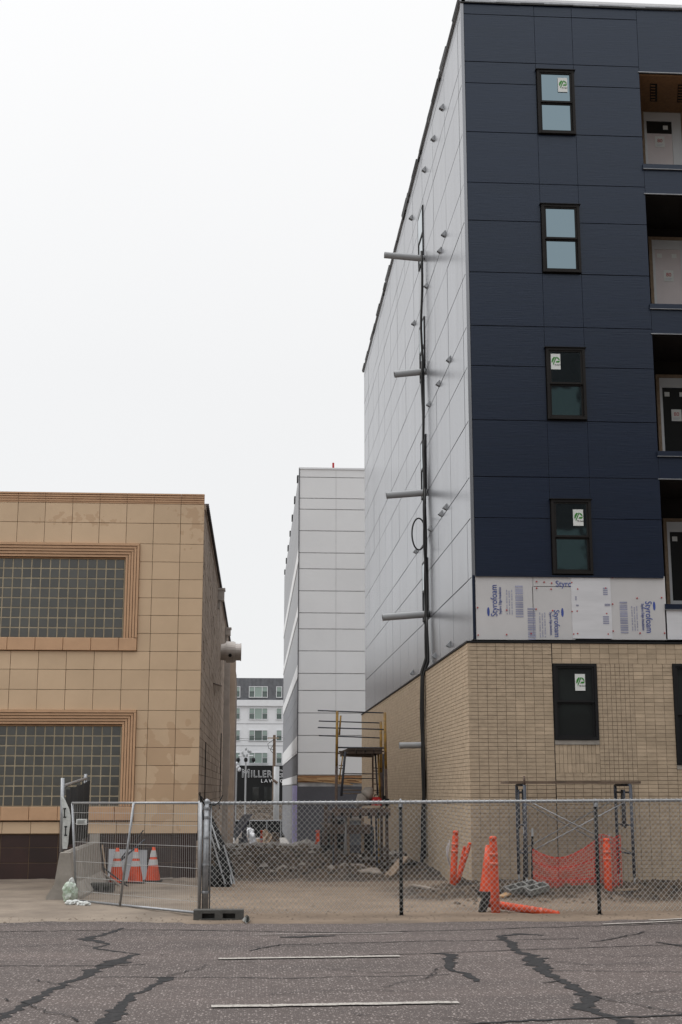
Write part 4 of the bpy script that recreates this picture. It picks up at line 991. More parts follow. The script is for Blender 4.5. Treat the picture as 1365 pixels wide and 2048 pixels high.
# ------------------------------------------------------------------ SCAFFOLD TOWER IN THE ALLEY
sc = thing('scaffold_tower', (2.7, 33, 0), 'rusty scaffold tower with yellow posts and plank deck in the alley', 'scaffold')
Y0s, Y1s = 32.2, 34.2
def q(px, py, Y): return PY(px, py, Y)
def bar(nm, a, b_, r, m): return MB().tube([a, b_], r, 8).build(nm, m, sc, smooth=True)
for (p0, p1, Y) in (((675, 1422), (671, 1745), Y0s), ((770, 1425), (776, 1752), Y0s), ((762, 1443), (764, 1735), Y1s)):
    a = q(*p0, Y); b_ = q(*p1, Y); b_.z = gz(b_.x, Y); m_ = a.lerp(b_, .36)
    bar('post', a, m_, .034, 'yellow'); bar('post', m_, b_, .036, 'rust')
bar('post', q(682, 1431, Y1s), q(679, 1470, Y1s), .025, 'yellow')
for (y_, x0, x1, d) in ((1421, 636, 772, 5), (1442, 638, 764, 4), (1455, 636, 772, 4), (1471, 638, 762, 5)):
    bar('guard_rail', q(x0, y_, Y0s if y_ in (1421, 1455) else Y1s), q(x1, y_ + d, Y0s if y_ in (1421, 1455) else Y1s), .016, 'scaff')
for k in range(4):                                                  # stack of plank ends
    for j in range(2):
        a = q(695 + k * 17.5, 1497 + j * 6, Y0s - .25); MB().box(a.x, Y0s - .5, a.z - .055, a.x + .185, Y1s + .5, a.z).build('plank', 'dark_plank', sc)
for (x0, y0, x1, y1, Y, r_, m) in [
    (676, 1495, 771, 1496, Y0s, .02, 'scaff'), (678, 1503, 768, 1503, Y0s, .018, 'rust'), (690, 1512, 748, 1514, Y0s, .016, 'rust'), (676, 1507, 690, 1507, Y0s, .016, 'rust'),
    (691, 1503, 683, 1592, Y0s, .03, 'scaff'), (686, 1512, 679, 1560, Y0s, .016, 'yellow'), (678, 1531, 690, 1531, Y0s, .012, 'rust'), (678, 1537, 689, 1537, Y0s, .012, 'rust'), (678, 1566, 686, 1566, Y0s, .012, 'rust'),
    (746, 1508, 746, 1590, Y0s, .022, 'rust'), (751, 1508, 756, 1590, Y0s, .022, 'scaff'), (757, 1508, 761, 1600, Y0s, .024, 'yellow'), (767, 1508, 767, 1600, Y0s, .022, 'scaff'),
    (746, 1536, 764, 1537, Y0s, .012, 'rust'), (746, 1542, 758, 1542, Y0s, .012, 'rust'), (747, 1568, 764, 1568, Y0s, .012, 'rust'), (746, 1557, 752, 1557, Y0s, .012, 'rust'), (752, 1585, 767, 1585, Y0s, .012, 'rust'),
    (685, 1547, 768, 1548, Y1s, .012, 'scaff'), (684, 1557, 745, 1557, Y1s, .012, 'scaff'), (685, 1580, 768, 1581, Y1s, .014, 'wood'), (685, 1587, 745, 1588, Y1s, .012, 'wood'),
    (694, 1624, 690, 1708, Y0s, .022, 'pipe_grey'), (692, 1624, 693, 1708, Y0s + .05, .022, 'pipe_grey'), (743, 1628, 744, 1710, Y0s, .022, 'scaff'), (752, 1628, 755, 1745, Y0s, .024, 'scaff'), (744, 1656, 753, 1656, Y0s, .012, 'scaff'),
    (744, 1684, 753, 1684, Y0s, .012, 'scaff'), (744, 1712, 757, 1714, Y0s, .012, 'scaff'), (667, 1690, 667, 1742, Y0s, .02, 'scaff'), (757, 1628, 758, 1735, Y1s, .02, 'yellow'), (772, 1640, 773, 1745, Y1s, .02, 'rust'),
    (676, 1656, 690, 1657, Y0s, .016, 'rust'), (677, 1686, 690, 1686, Y0s, .014, 'rust')]:
    bar('brace', q(x0, y0, Y), q(x1, y1, Y), r_, m)
a, b_ = q(662, 1632, Y0s), q(778, 1616, Y0s)
MB().box(a.x, Y0s - .4, a.z, b_.x, Y1s + .3, a.z + .09).build('deck', 'rust', sc)
MB().box(a.x, Y0s - .42, a.z + .1, b_.x, Y0s - .38, b_.z).build('deck_edge', 'rust', sc)
for k in range(7): x = a.x + (b_.x - a.x) * k / 6.5; MB().box(x, Y0s - .46, a.z - .05, x + .05, Y0s - .43, a.z + .09).build('deck_bracket', 'black', sc)
sc2 = thing('fuel_can', q(753, 1610, Y0s - .2), 'red plastic can sitting on the scaffold deck', 'can')
a, b_ = q(744, 1611, Y0s - .2), q(762, 1594, Y0s - .2); bb = MB(); bb.box(a.x, Y0s - .35, a.z, b_.x, Y0s - .1, b_.z - .03); bb.box(a.x + .03, Y0s - .32, b_.z - .03, b_.x - .03, Y0s - .13, b_.z); bb.build('body', 'red', sc2)
MB().tube([(a.x + .05, Y0s - .22, b_.z), (a.x + .07, Y0s - .22, b_.z + .05), (b_.x - .07, Y0s - .22, b_.z + .05), (b_.x - .05, Y0s - .22, b_.z)], .012, 6).build('handle', 'black', sc2)
bg_ = thing('canvas_hood', q(735, 1620, Y0s), 'beige canvas bag slumped on the scaffold deck beside the red can', 'bag')
bb = MB()
for (px0, py0, px1, py1, r0, r1) in ((712, 1612, 731, 1594, .10, .17), (731, 1594, 742, 1580, .17, .12), (728, 1579, 746, 1580, .06, .07)):
    A, B = q(px0, py0, Y0s - .1), q(px1, py1, Y0s - .1); bb.tube([A.lerp(B, t) for t in (0, .3, .7, 1)], [r0 * .7, r0, r1, r1 * .7], 10)
bb.build('fabric', 'canvas', bg_, smooth=True)
eb = thing('engine_box', q(770, 1605, Y0s), 'small black engine beside the red can on the deck', 'engine')
a, b_ = q(765, 1611, Y0s), q(778, 1593, Y0s); bb = MB(); bb.box(a.x, Y0s - .2, a.z, b_.x, Y0s + .1, b_.z - .05); bb.tube([(a.x + .05, Y0s - .1, b_.z - .1), (a.x + .05, Y0s - .1, b_.z + .02)], .03, 8); bb.build('block', 'black', eb)
a, b_ = q(731, 1611, Y0s), q(743, 1590, Y0s); bb = MB(); bb.box(a.x, Y0s + .0, a.z, b_.x, Y0s + .2, b_.z); bb.build('tank', 'black', eb)
# rusty forklift behind the tower
fk = thing('forklift', (2.6, 37, 0), 'rusty forklift with dark tyres parked behind the scaffold tower', 'forklift')
Yf = 37.
def fbx(nm, x0, y0, x1, y1, d0, d1, m, par=None): A, B = q(x0, y1, Yf), q(x1, y0, Yf); return MB().box(A.x, Yf + d0, A.z, B.x, Yf + d1, B.z).build(nm, m, par or fk)
fbx('chassis', 652, 1650, 742, 1668, 0, 2.6, 'rust'); fbx('mast', 648, 1610, 656, 1690, -.1, .1, 'rust'); fbx('mast', 661, 1625, 666, 1690, -.1, .1, 'rust')
fbx('mast_brace', 656, 1627, 661, 1632, -.08, .08, 'rust'); fbx('mast_brace', 656, 1650, 661, 1658, -.08, .08, 'rust'); fbx('counterweight', 668, 1640, 690, 1700, .4, 2.4, 'black')
for px in (660, 738):
    c = q(px, 1678, Yf); wl = MB().tube([(c.x - .16, Yf + .5, c.z), (c.x + .16, Yf + .5, c.z)], [.33, .33], 20).build('wheel', 'rubber', fk)
    MB().tube([(c.x - .18, Yf + .5, c.z), (c.x + .18, Yf + .5, c.z)], .15, 14).build('rim', 'rust', wl)
for px in (660, 738):
    c = q(px, 1678, Yf); MB().tube([(c.x - .16, Yf + 2.1, c.z), (c.x + .16, Yf + 2.1, c.z)], .33, 20).build('wheel', 'rubber', fk)
fbx('cab_frame', 694, 1634, 700, 1706, .05, .15, 'wood'); fbx('cab_frame', 723, 1634, 729, 1706, .05, .15, 'wood'); fbx('cab_frame', 700, 1634, 723, 1641, .05, .15, 'canvas')
fbx('cab_window', 700, 1641, 723, 1690, .12, .14, 'panel_blue'); fbx('cab_panel', 700, 1690, 723, 1706, .08, .12, 'charcoal')
# boards and trash near the tower
def board(a, b_, w_, t_, m, label, name='wood_board', cat='board'):
    a, b_ = Vector(a), Vector(b_); d = (b_ - a); s = d.cross(Vector((0, 0, 1))).normalized() * w_; n_ = d.cross(s).normalized() * t_
    o = MB().obox(a - s / 2, d, s, n_).build(name, m, None, org=a); o['label'] = label; o['category'] = cat; return o
bd = lambda x0, y0, x1, y1, Y0, Y1, w_, label, m='wood': board(PY(x0, y0, Y0) if Y0 else PG(x0, y0, .03), PY(x1, y1, Y1) if Y1 else PG(x1, y1, .05), w_, .03, m, label)
bd(810, 1712, 776, 1752, 30.6, 30.0, .22, 'tan board leaning against the brick wall beside the scaffold tower')
bd(712, 1730, 734, 1748, 0, 0, .26, 'pale plank end lying on dug soil under the scaffold tower', 'pale_board')
bd(745, 1738, 755, 1750, 0, 0, .2, 'short pale offcut at the foot of the scaffold tower', 'pale_board')
bd(826, 1772, 874, 1783, 0, 0, .13, 'weathered pale board lying on dirt at the foot of the cables', 'pale_board')
bd(1000, 1797, 1030, 1786, 0, 0, .13, 'raw wood board on dirt beside the orange cone', 'lath')
bd(1230, 1784, 1275, 1783, 0, 0, .10, 'thin board on dirt right of the orange netting')
# leaning poles and dark tarp against the left building side
tp = thing('tarp_bundle', (-.7, 27.5, 0), 'black tarp and pipe bundle leaning by the alley corner behind the fence', 'tarp')
bb = MB(); P_ = [PY(421, 1632, 27.5), PY(428, 1660, 27.4), PY(437, 1690, 27.3), PY(446, 1720, 27.2), PY(452, 1752, 27.1), PY(460, 1772, 27.)]
bb.tube(P_, [.03, .10, .13, .16, .2, .05], 9); bb.tube([PY(418, 1740, 27.6), PY(430, 1762, 27.4), PY(446, 1770, 27.1)], [.14, .17, .1], 8); bb.build('tarp', 'screen', tp)
for (x0, y0, x1, y1) in ((421, 1665, 451, 1768), (424, 1650, 440, 1700), (448, 1690, 470, 1768), (455, 1715, 464, 1768)):
    MB().tube([PY(x0, y0, 27.1), PY(x1, y1, 26.9)], .018, 6).build('pipe', 'steel', tp)
# ------------------------------------------------------------------ FRAME SCAFFOLD AT THE BRICK FRONT
fs = thing('frame_scaffold', (6.3, 24.6, .15), 'single-lift frame scaffold with plank deck against the tan brick front', 'scaffold')
Ya, Yb = 24.25, 25.15
def fbar(nm, a, b_, r, m='scaff'): return MB().tube([a, b_], r, 8).build(nm, m, fs, smooth=True)
ztp = PY(1040, 1570, Ya).z
for (xa, xb) in ((1037, 1053), (1236, 1267)):
    A0 = PY(xa, 1700, Yb); A1 = PY(xb, 1700, Ya)
    for P in (A0, A1):
        fbar('leg', (P.x, P.y, ztp), (P.x, P.y, .35), .03); fbar('screw_jack', (P.x, P.y, .35), (P.x, P.y, .17), .016, 'steel')
        MB().box(P.x - .07, P.y - .07, .155, P.x + .07, P.y + .07, .17).build('base_plate', 'steel', fs)
        fbar('inner_leg', (P.x + .09 * (1 if P is A0 else -1), P.y + (-.12 if P is A0 else .12), ztp - .08), (P.x + .09 * (1 if P is A0 else -1), P.y + (-.12 if P is A0 else .12), 1.2), .02)
    fbar('ledger', (A0.x, A0.y, ztp), (A1.x, A1.y, ztp), .024); fbar('ledger', (A0.x, A0.y, ztp - .13), (A1.x, A1.y, ztp - .13), .018); fbar('ledger', (A0.x, A0.y, .75), (A1.x, A1.y, .75), .018)
    fbar('ledger', (A0.x, A0.y, 1.25), (A1.x, A1.y, 1.25), .016)
L0, L1 = PY(1053, 1700, Ya), PY(1267, 1700, Ya); K0, K1 = PY(1037, 1700, Yb), PY(1236, 1700, Yb)
for a, b_ in (((L0.x, Ya, ztp - .25), (L1.x, Ya, .75)), ((L0.x, Ya + .02, .75), (L1.x, Ya + .02, ztp - .25)), ((K0.x, Yb, ztp - .25), (K1.x, Yb, .75)), ((K0.x, Yb - .02, .75), (K1.x, Yb - .02, ztp - .25))): fbar('cross_brace', a, b_, .011, 'steel')
for k in range(3): MB().box(PY(1018, 1565, Ya).x, Ya + .05 + k * .27, ztp + .025, PY(1284, 1565, Ya).x, Ya + .29 + k * .27, ztp + .07).build('plank', 'deck_wood', fs)
fbar('deck_pin', (L0.x, Ya, ztp), (L0.x, Ya, ztp + .16), .02, 'rust')
# ------------------------------------------------------------------ ORANGE NETTING AND POSTS
net = thing('safety_netting', (6, 24.2, .1), 'sagging orange plastic safety netting strung between two posts', 'netting')
A, B = PY(1066, 1700, 24.2), PY(1196, 1700, 24.0)
zt0_, zt1_ = PY(1066, 1699, 24.2).z, PY(1196, 1680, 24.0).z; zb0, zb1 = PY(1062, 1774, 24.2).z, PY(1196, 1789, 24).z
bb = MB(); nu, nv = 32, 16
def npt(u, v):
    top = zt0_ + (zt1_ - zt0_) * u - .26 * math.sin(math.pi * min(1, u * 1.0)) ** 1.0 * (1 - .35 * u); bot = zb0 + (zb1 - zb0) * u + .0 * math.sin(math.pi * u)
    return Vector((A.x + (B.x - A.x) * u, A.y + (B.y - A.y) * u + .07 * mn.noise(Vector((u * 5, v * 3, 0))), bot + (top - bot) * v))
def strip(a, b_, w_, vert):
    o_ = Vector((w_ / 2, 0, 0)) if vert else Vector((0, 0, w_ / 2)); bb.obox(a - o_, b_ - a, o_ * 2, (0, .004, 0))
for j in range(nv + 1):
    for i in range(nu):
        strip(npt(i / nu, j / nv), npt((i + 1) / nu, j / nv), .014 if j not in (0, nv, 5, 11) else .032, False)
for i in range(nu + 1):
    for j in range(0, nv): strip(npt(i / nu, j / nv), npt(i / nu, (j + 1) / nv), .011, True)
bb.build('mesh', 'orange_net', net, kind='stuff')
def npt2(u, v): return Vector((B.x + .02 + .42 * u, 24.05 + .1 * math.sin(u * 9), zb1 + (zt1_ + .06 - zb1) * v + .03 * math.sin(u * 7)))
old = npt; npt = npt2; nu, nv = 9, 17; bb = MB()
for j in range(nv + 1):
    for i in range(nu): strip(npt(i / nu, j / nv), npt((i + 1) / nu, j / nv), .016, False)
for i in range(nu + 1):
    for j in range(nv): strip(npt(i / nu, j / nv), npt(i / nu, (j + 1) / nv), .012, True)
npt = npt2
bb.build('net_roll', 'orange_net', net, kind='stuff')
for px, y0, y1, Y in ((1049, 1653, 1772, 24.3), (1065, 1657, 1778, 24.25), (1192, 1660, 1788, 24.15), (1219, 1668, 1780, 24.3)):
    a, b_ = PY(px, y0, Y), PY(px, y1, Y); m_ = a.lerp(b_, .13)
    po = MB().bar(m_, b_, .035).build('stake', 'black', net); MB().bar(a, m_, .035).build('stake_tip', 'pipe_grey', po)
def tube_post(x0, y0, x1, y1, Y, r, label, Y1=None):
    a, b_ = PY(x0, y0, Y), PY(x1, y1, Y1 or Y); d = (a - b_); L = d.length
    t_ = thing('delineator_post', b_, label, 'traffic post', 'orange delineator posts behind the chain-link fence')
    pts = [b_ + d * s for s in (0, .3, .8, .89, .90, .93, .955, .96, .985, 1)]
    MB().tube(pts, [r, r, r * .95, r * .93, r * .84, r * .84, r * .84, r * .92, r * .8, r * .45], 14).build('tube', 'orange', t_, smooth=True)
    for s in (.62, .74): MB().tube([b_ + d * s, b_ + d * (s + .045)], r * 1.03, 14).build('band', M['oband'], t_, smooth=True)
    return t_
M['oband'] = mat('worn_orange_band', (.72, .13, .06), .4, c2=(.5, .09, .04), scale=20)
tube_post(912, 1661, 906, 1778, 24.9, .062, 'upright orange post nearest the hanging cables')
tube_post(941, 1685, 912, 1775, 25.1, .04, 'thin orange post leaning right, crossed behind the upright one')
tube_post(930, 1692, 912, 1778, 25.2, .035, 'shorter slanted orange strip between the two leaning posts')
tube_post(986, 1672, 992, 1829, 21.3, .07, 'tallest upright orange post beside the fallen one')
tube_post(1213, 1676, 1218, 1794, 23.9, .07, 'orange post at the right end of the safety netting')
fp = tube_post(1120, 1829, 972, 1806, 21.2, .06, 'orange post fallen flat on the dirt with its black base up', 21.6)
c = PY(972, 1806, 21.6); b = MB(); 
b.tube([PY(962, 1833, 21.5), PY(968, 1810, 21.5), PY(975, 1787, 21.5)], [.06, .085, .07], 4); b.build('base', 'rubber', fp)
b = MB(); b.tube([PY(948, 1833, 21.3), PY(962, 1834, 21.3), PY(978, 1832, 21.3), PY(1010, 1829, 21.3)], [.02, .05, .04, .015], 6); b.build('foot', 'rubber', fp)
b = MB()
for k in range(3): b.tube([PY(900 - 3 * k, 1680 + 6 * k, 25.2), PY(896 - k, 1710, 25.2), PY(903, 1740, 25.2)], .012, 5)
o = b.build('pipe_bundle', 'white_band', None, org=PY(903, 1775, 25.2)); o['label'] = 'curled white tape and thin tubes beside the leftmost orange post'; o['category'] = 'tape'
# concrete hollow blocks lying on the mound
hb = []
for i, (px, py, Y, lab) in enumerate(((1040, 1791, 24.3, 'left grey hollow block lying on the dirt mound'), (1060, 1788, 24.5, 'middle grey hollow block on the dirt mound'), (1081, 1792, 24.2, 'right grey hollow block near the orange netting'))):
    p = PG(px, py, .03); b = MB(); L, w_, h_ = .40, .20, .10; 
    ang = .35; ux = Vector((math.cos(ang), math.sin(ang), 0)); uy = Vector((-math.sin(ang), math.cos(ang), 0)); o_ = p - ux * L / 2
    b.obox(o_, ux * L, uy * .03, (0, 0, h_)); b.obox(o_ + uy * (w_ - .03), ux * L, uy * .03, (0, 0, h_))
    for s in (0, .48, .93): b.obox(o_ + ux * L * s + uy * .03, ux * L * .07, uy * (w_ - .06), (0, 0, h_))
    b.obox(o_ + uy * .03 + Vector((0, 0, .002)), ux * L, uy * (w_ - .06), (0, 0, .03))
    o = b.build('hollow_block', M['bgrey'] if 'bgrey' in M else 'concrete', None, org=p); o['label'] = lab; o['category'] = 'block'; o['group'] = 'hollow blocks on the dirt mound'
    o.rotation_euler = (.35, -.1, 0)
# ------------------------------------------------------------------ TRAFFIC CONES
def cone(loc, h_, label, bands=True, r0=.155):
    t_ = thing('traffic_cone', loc, label, 'traffic cone', 'orange traffic cones'); l = Vector(loc); r1 = .03
    R = lambda s: r0 + (r1 - r0) * s
    MB().lathe(l + Vector((0, 0, .03)), [(R(0), 0), (R(.5), h_ * .5), (R(1), h_ - .03), (R(1) * .55, h_ - .03), (R(1) * .5, h_ - .1)], 24).build('body', 'orange', t_, smooth=True)
    for s0, s1 in (((.44, .60), (.67, .86)) if bands else ()): MB().lathe(l + Vector((0, 0, .03)), [(R(s0) + .003, h_ * s0), (R(s1) + .003, h_ * s1)], 24).build('band', 'white_band', t_, smooth=True)
    b = MB(); b.box(l.x - .19, l.y - .19, l.z, l.x + .19, l.y + .19, l.z + .03); b.build('base', 'rubber', t_)
    return t_
for px, py, yy, lab in ((233, 1768, 1696, 'left traffic cone of the three by the maroon base wall'), (271, 1766, 1697, 'middle traffic cone standing in front of the grey sheet'), (306, 1763, 1694, 'right traffic cone of the three, against the bare maroon wall')):
    l = PZ(px, py, .02); cone(l, PY(px, yy, l.y).z - l.z, lab)
l = PG(977, 1786); cone(l, PY(977, 1690, l.y).z - l.z, 'single orange cone behind the tall orange post on the right', False, .15)
# sheet leaning on the base wall, poles
gs = MB().obox(PY(216, 1762, 29.2), PY(294, 1764, 29.2) - PY(216, 1762, 29.2), PY(218, 1698, 29.5) - PY(216, 1762, 29.2), (0, .02, 0)).build('grey_sheet', 'mid_light', None, org=PY(250, 1762, 29.2)); gs['label'] = 'warped grey sheet propped behind the traffic cones'; gs['category'] = 'sheet'
def stick(x0, y0, Y0, x1, y1, Y1, r, m, label):
    a, b_ = PY(x0, y0, Y0), PY(x1, y1, Y1); o = MB().tube([a, b_], r, 6).build('pole', m, None, org=b_); o['label'] = label; o['category'] = 'pole'; return o
stick(183, 1700, 28.2, 210, 1755, 28.0, .028, 'wood', 'pale stake leaning beside the concrete barrier')
stick(205, 1690, 28.6, 214, 1755, 28.3, .018, 'wood', 'thin upright stake right of the concrete barrier')
stick(207, 1748, 28., 251, 1778, 27.4, .028, 'canvas', 'pale stake lying slanted toward the left cone')
stick(197, 1728, 28., 264, 1779, 27.3, .016, 'black', 'thin dark rod lying across the pale stakes')
stick(287, 1661, 29.5, 240, 1720, 29.0, .014, 'black', 'upper dark rod leaning on the wall behind the cones')
stick(290, 1679, 29.5, 235, 1727, 29.0, .022, 'scaff', 'thicker grey-blue rod leaning on the wall behind the cones')
stick(225, 1776, 27.9, 300, 1773, 27.9, .02, 'canvas', 'pale stick flat on the pavement in front of the cones')
stick(310, 1759, 29., 346, 1757, 29., .02, 'canvas', 'pale stick on the pavement right of the right cone')
# ballast blocks with slots
def ballast(p, L, w_, h_, label, m='dark_concrete', rot=0.):
    b = MB(); u = Vector((math.cos(rot), math.sin(rot), 0)); v = Vector((-math.sin(rot), math.cos(rot), 0)); Z = Vector((0, 0, 1))
    t_ = h_ * .30
    b.obox(p, u * L, v * w_, Z * t_ * .7); b.obox(p + Z * (h_ - t_), u * L, v * w_, Z * t_)
    for a0, a1 in ((0, .17), (.42, .58), (.83, 1)): b.obox(p + u * L * a0 + Z * t_ * .7, u * L * (a1 - a0), v * w_, Z * (h_ - 1.7 * t_))
    for a0, a1 in ((.17, .42), (.58, .83)): b.obox(p + u * L * a0 + v * w_ * .5 + Z * t_ * .7, u * L * (a1 - a0), v * w_ * .1, Z * (h_ - 1.7 * t_))
    o = b.build('fence_block', m, None, org=p); o['label'] = label; o['category'] = 'fence foot'; o['group'] = 'slotted fence foot blocks'; return o
p = PZ(387, 1842, .0); q2_ = PZ(488, 1840, 0.)
ballast(p, q2_.x - p.x, .26, .15, 'slotted dark block holding up the wire fence panel at the road edge')
ballast(PZ(178, 1786, .0), .45, .3, .17, 'small slotted dark block behind the concrete barrier')
# ------------------------------------------------------------------ JERSEY BARRIER WITH SCREENED FENCE
jb = thing('concrete_barrier', (-3.45, 24.3, 0), 'sloped grey concrete barrier standing end-on to the road', 'barrier')
prof = [(-.29, 0), (-.29, .06), (-.16, .27), (-.09, .80), (.09, .80), (.16, .27), (.29, .06), (.29, 0)]
y0, y1 = 24.25, 27.9; cxn = PY(127, 1800, 24.3).x; b = MB(); NN = len(prof)
for s in range(9):
    y = y0 + (y1 - y0) * s / 8
    for (u, v) in prof: b.v.append((cxn + .10 * (s / 8) + u * (1 + .02 * mn.noise(Vector((y, u * 5, 0)))), y + .03 * (v - .4), v * (1 + .06 * s / 8) + .01 * mn.noise(Vector((y * 2, u, 3)))))
for s in range(8):
    for k in range(NN): k2 = (k + 1) % NN; b.f.append((s * NN + k, s * NN + k2, (s + 1) * NN + k2, (s + 1) * NN + k))
b.f.append(tuple(range(NN - 1, -1, -1))); b.f.append(tuple(8 * NN + k for k in range(NN)))
b.build('barrier_body', 'concrete', jb)
MB().tube([(cxn + .05, y0 - .006, .2), (cxn + .05, y0 + .03, .2)], .045, 12).build('lifting_hole', 'black', jb)
scn = thing('screened_fence', (-3.4, 24.4, .8), 'short chain-link fence with black screen mounted on the concrete barrier', 'fence')
pa, pb = PY(126, 1556, 24.5), PY(172, 1548, 27.7); pa0, pb0 = Vector((pa.x + .03, 24.5, .8)), Vector((pb.x, 27.7, .85))
MB().tube([pa0, pa], .035, 10).build('post', 'steel', scn, smooth=True); MB().tube([pb0, pb], .035, 10).build('post', 'steel', scn, smooth=True)
ra, rb = PY(128, 1572, 24.5), PY(172, 1557, 27.7); MB().tube([ra, rb], .03, 8).build('top_rail', 'steel', scn)
b = MB(); nseg = 12
for k in range(nseg + 1):
    t_ = k / nseg; top = ra.lerp(rb, t_) - Vector((0, 0, .06 + .02 * math.sin(k * 2))); bot = pa0.lerp(pb0, t_) + Vector((0, 0, .08)); off = Vector((.05 + .03 * math.sin(k * 1.7), 0, 0))
    b.v += [tuple(top + off), tuple(bot + off), tuple(top + off + Vector((.006, 0, 0))), tuple(bot + off + Vector((.006, 0, 0)))]
for k in range(nseg): i0 = 4 * k; b.f += [(i0, i0 + 4, i0 + 5, i0 + 1), (i0 + 2, i0 + 3, i0 + 7, i0 + 6), (i0, i0 + 2, i0 + 6, i0 + 4), (i0 + 1, i0 + 5, i0 + 7, i0 + 3)]
b.build('screen', 'screen', scn, smooth=True)
# white banner wrapped on the near post
bn = []
for t_ in range(9):
    z_ = t_ / 8; xl = 121.5 + 6 * z_ + 2 * math.sin(z_ * 5); xr = xl + [5, 10, 14, 16, 16, 14, 13, 12, 9][t_]
    bn.append((PY(xl, 1592 + 106 * z_, 24.42), PY(xr, 1592 + 106 * z_, 24.46)))
b = MB()
for (a, c) in bn: b.v += [tuple(a), tuple(c), (a.x, a.y + .012, a.z), (c.x, c.y + .012, c.z)]
for k in range(8): i0 = 4 * k; b.f += [(i0, i0 + 1, i0 + 5, i0 + 4), (i0 + 2, i0 + 6, i0 + 7, i0 + 3), (i0, i0 + 4, i0 + 6, i0 + 2), (i0 + 1, i0 + 3, i0 + 7, i0 + 5)]
ban = b.build('banner', 'bag', scn)
b = MB()
for (px, y0_, y1_) in ((129, 1617, 1634), (131, 1653, 1670)):
    a, c = PY(px - 1, y1_, 24.40), PY(px + 2, y0_, 24.40); b.box(a.x, 24.40, a.z, c.x, 24.405, c.z)
    for yy in (y0_, y1_): a, c = PY(px - 2, yy + 2, 24.40), PY(px + 4, yy - 1, 24.40); b.box(a.x, 24.397, a.z, c.x, 24.4, c.z)
b.build('banner_print', 'black', ban)
# trash bag
tb = thing('trash_bag', PZ(142, 1808), 'crumpled white and green plastic bag at the foot of the barrier', 'bag')
def blob(nm, c, r, m, seed, sq=1.):
    bm2 = bmesh.new(); bmesh.ops.create_icosphere(bm2, subdivisions=3, radius=1)
    for v in bm2.verts:
        n_ = mn.noise(v.co * 2.1 + Vector((seed, 0, 0))) * .35 + abs(mn.noise(v.co * 6 + Vector((0, seed, 0)))) * .3
        v.co *= 1 + n_; v.co = Vector((v.co.x * r[0], v.co.y * r[1], max(v.co.z, -.75) * r[2]))
    me2 = bpy.data.meshes.new(nm); bm2.to_mesh(me2); bm2.free(); me2.materials.append(M[m]); o = bpy.data.objects.new(nm, me2); C.objects.link(o); o.parent = tb; o.location = Vector(c) - wloc(tb); return o
M['bag_green'] = mat('printed_bag_plastic', (.56, .60, .56), .35, c2=(.26, .36, .24), scale=12, detail=3)
blob('bag_body', PY(141, 1785, 23.7), (.12, .11, .19), 'bag_green', 1.); blob('bag_top', PY(143, 1768, 23.7), (.05, .05, .10), 'bag', 3.)
for i, (px, py) in enumerate(((140, 1806), (152, 1805), (163, 1808), (172, 1808))): blob('bag_scrap', PZ(px, py, .04), (.07, .06, .045), 'bag', 5. + i)
o = MB().tube([PZ(488, 1842, .0), PZ(494, 1838, .06), PZ(500, 1843, .0)], [.03, .06, .02], 6).build('plastic_scrap', 'bag', None, org=PZ(494, 1842)); o['label'] = 'shred of clear plastic at the right end of the slotted fence foot'; o['category'] = 'litter'
# ------------------------------------------------------------------ WELDED TEMPORARY FENCE PANEL
tf = thing('mesh_fence_panel', (-.9, 20.9, 0), 'leaning galvanised mesh fence panel in front of the traffic cones', 'fence')
R0, R1 = PY(400, 1606, 20.95), PY(398, 1826, 20.95); L0_, L1_ = PY(145, 1606, 23.9), PY(153, 1801, 23.9)
b = MB()
def tfp(u, v): return (L0_.lerp(R0, u)).lerp(L1_.lerp(R1, u), v)
for a, c, nm in ((tfp(0, 0), tfp(1, 0), 'top_rail'), (tfp(0.02, 1), tfp(1, 1), 'bottom_rail'), (tfp(0, 0), tfp(0, 1), 'end_post'), (tfp(1, -.02), tfp(1, 1), 'end_post')):
    MB().tube([a, c], .021, 8).build(nm, 'steel', tf, smooth=True)
MB().tube([PY(268, 1606, 22.3), PY(240, 1812, 22.5)], .021, 8).build('brace_post', 'steel', tf, smooth=True)
b = MB(); nvw = 66
for k in range(1, nvw): b.tube([tfp(k / nvw, 0), tfp(k / nvw, 1)], .0026, 3, caps=False)
for k in (1, 2.1, 4, 6, 7.6, 9): b.tube([tfp(0, k / 10), tfp(1, k / 10)], .004, 3, caps=False)
b.build('wire_mesh', 'wire', tf, kind='stuff')
a, c = PY(154, 1649, 23.75), PY(174, 1638, 23.6); sg = MB().box(a.x, 23.66, a.z, c.x, 23.67, c.z).build('sign_plate', 'paper', tf)
b = MB()
for k in range(3): b.box(a.x + .02, 23.655, c.z - .035 - k * .02, c.x - .03 - .02 * (k % 2), 23.659, c.z - .027 - k * .02)
b.build('sign_print', 'black', sg)
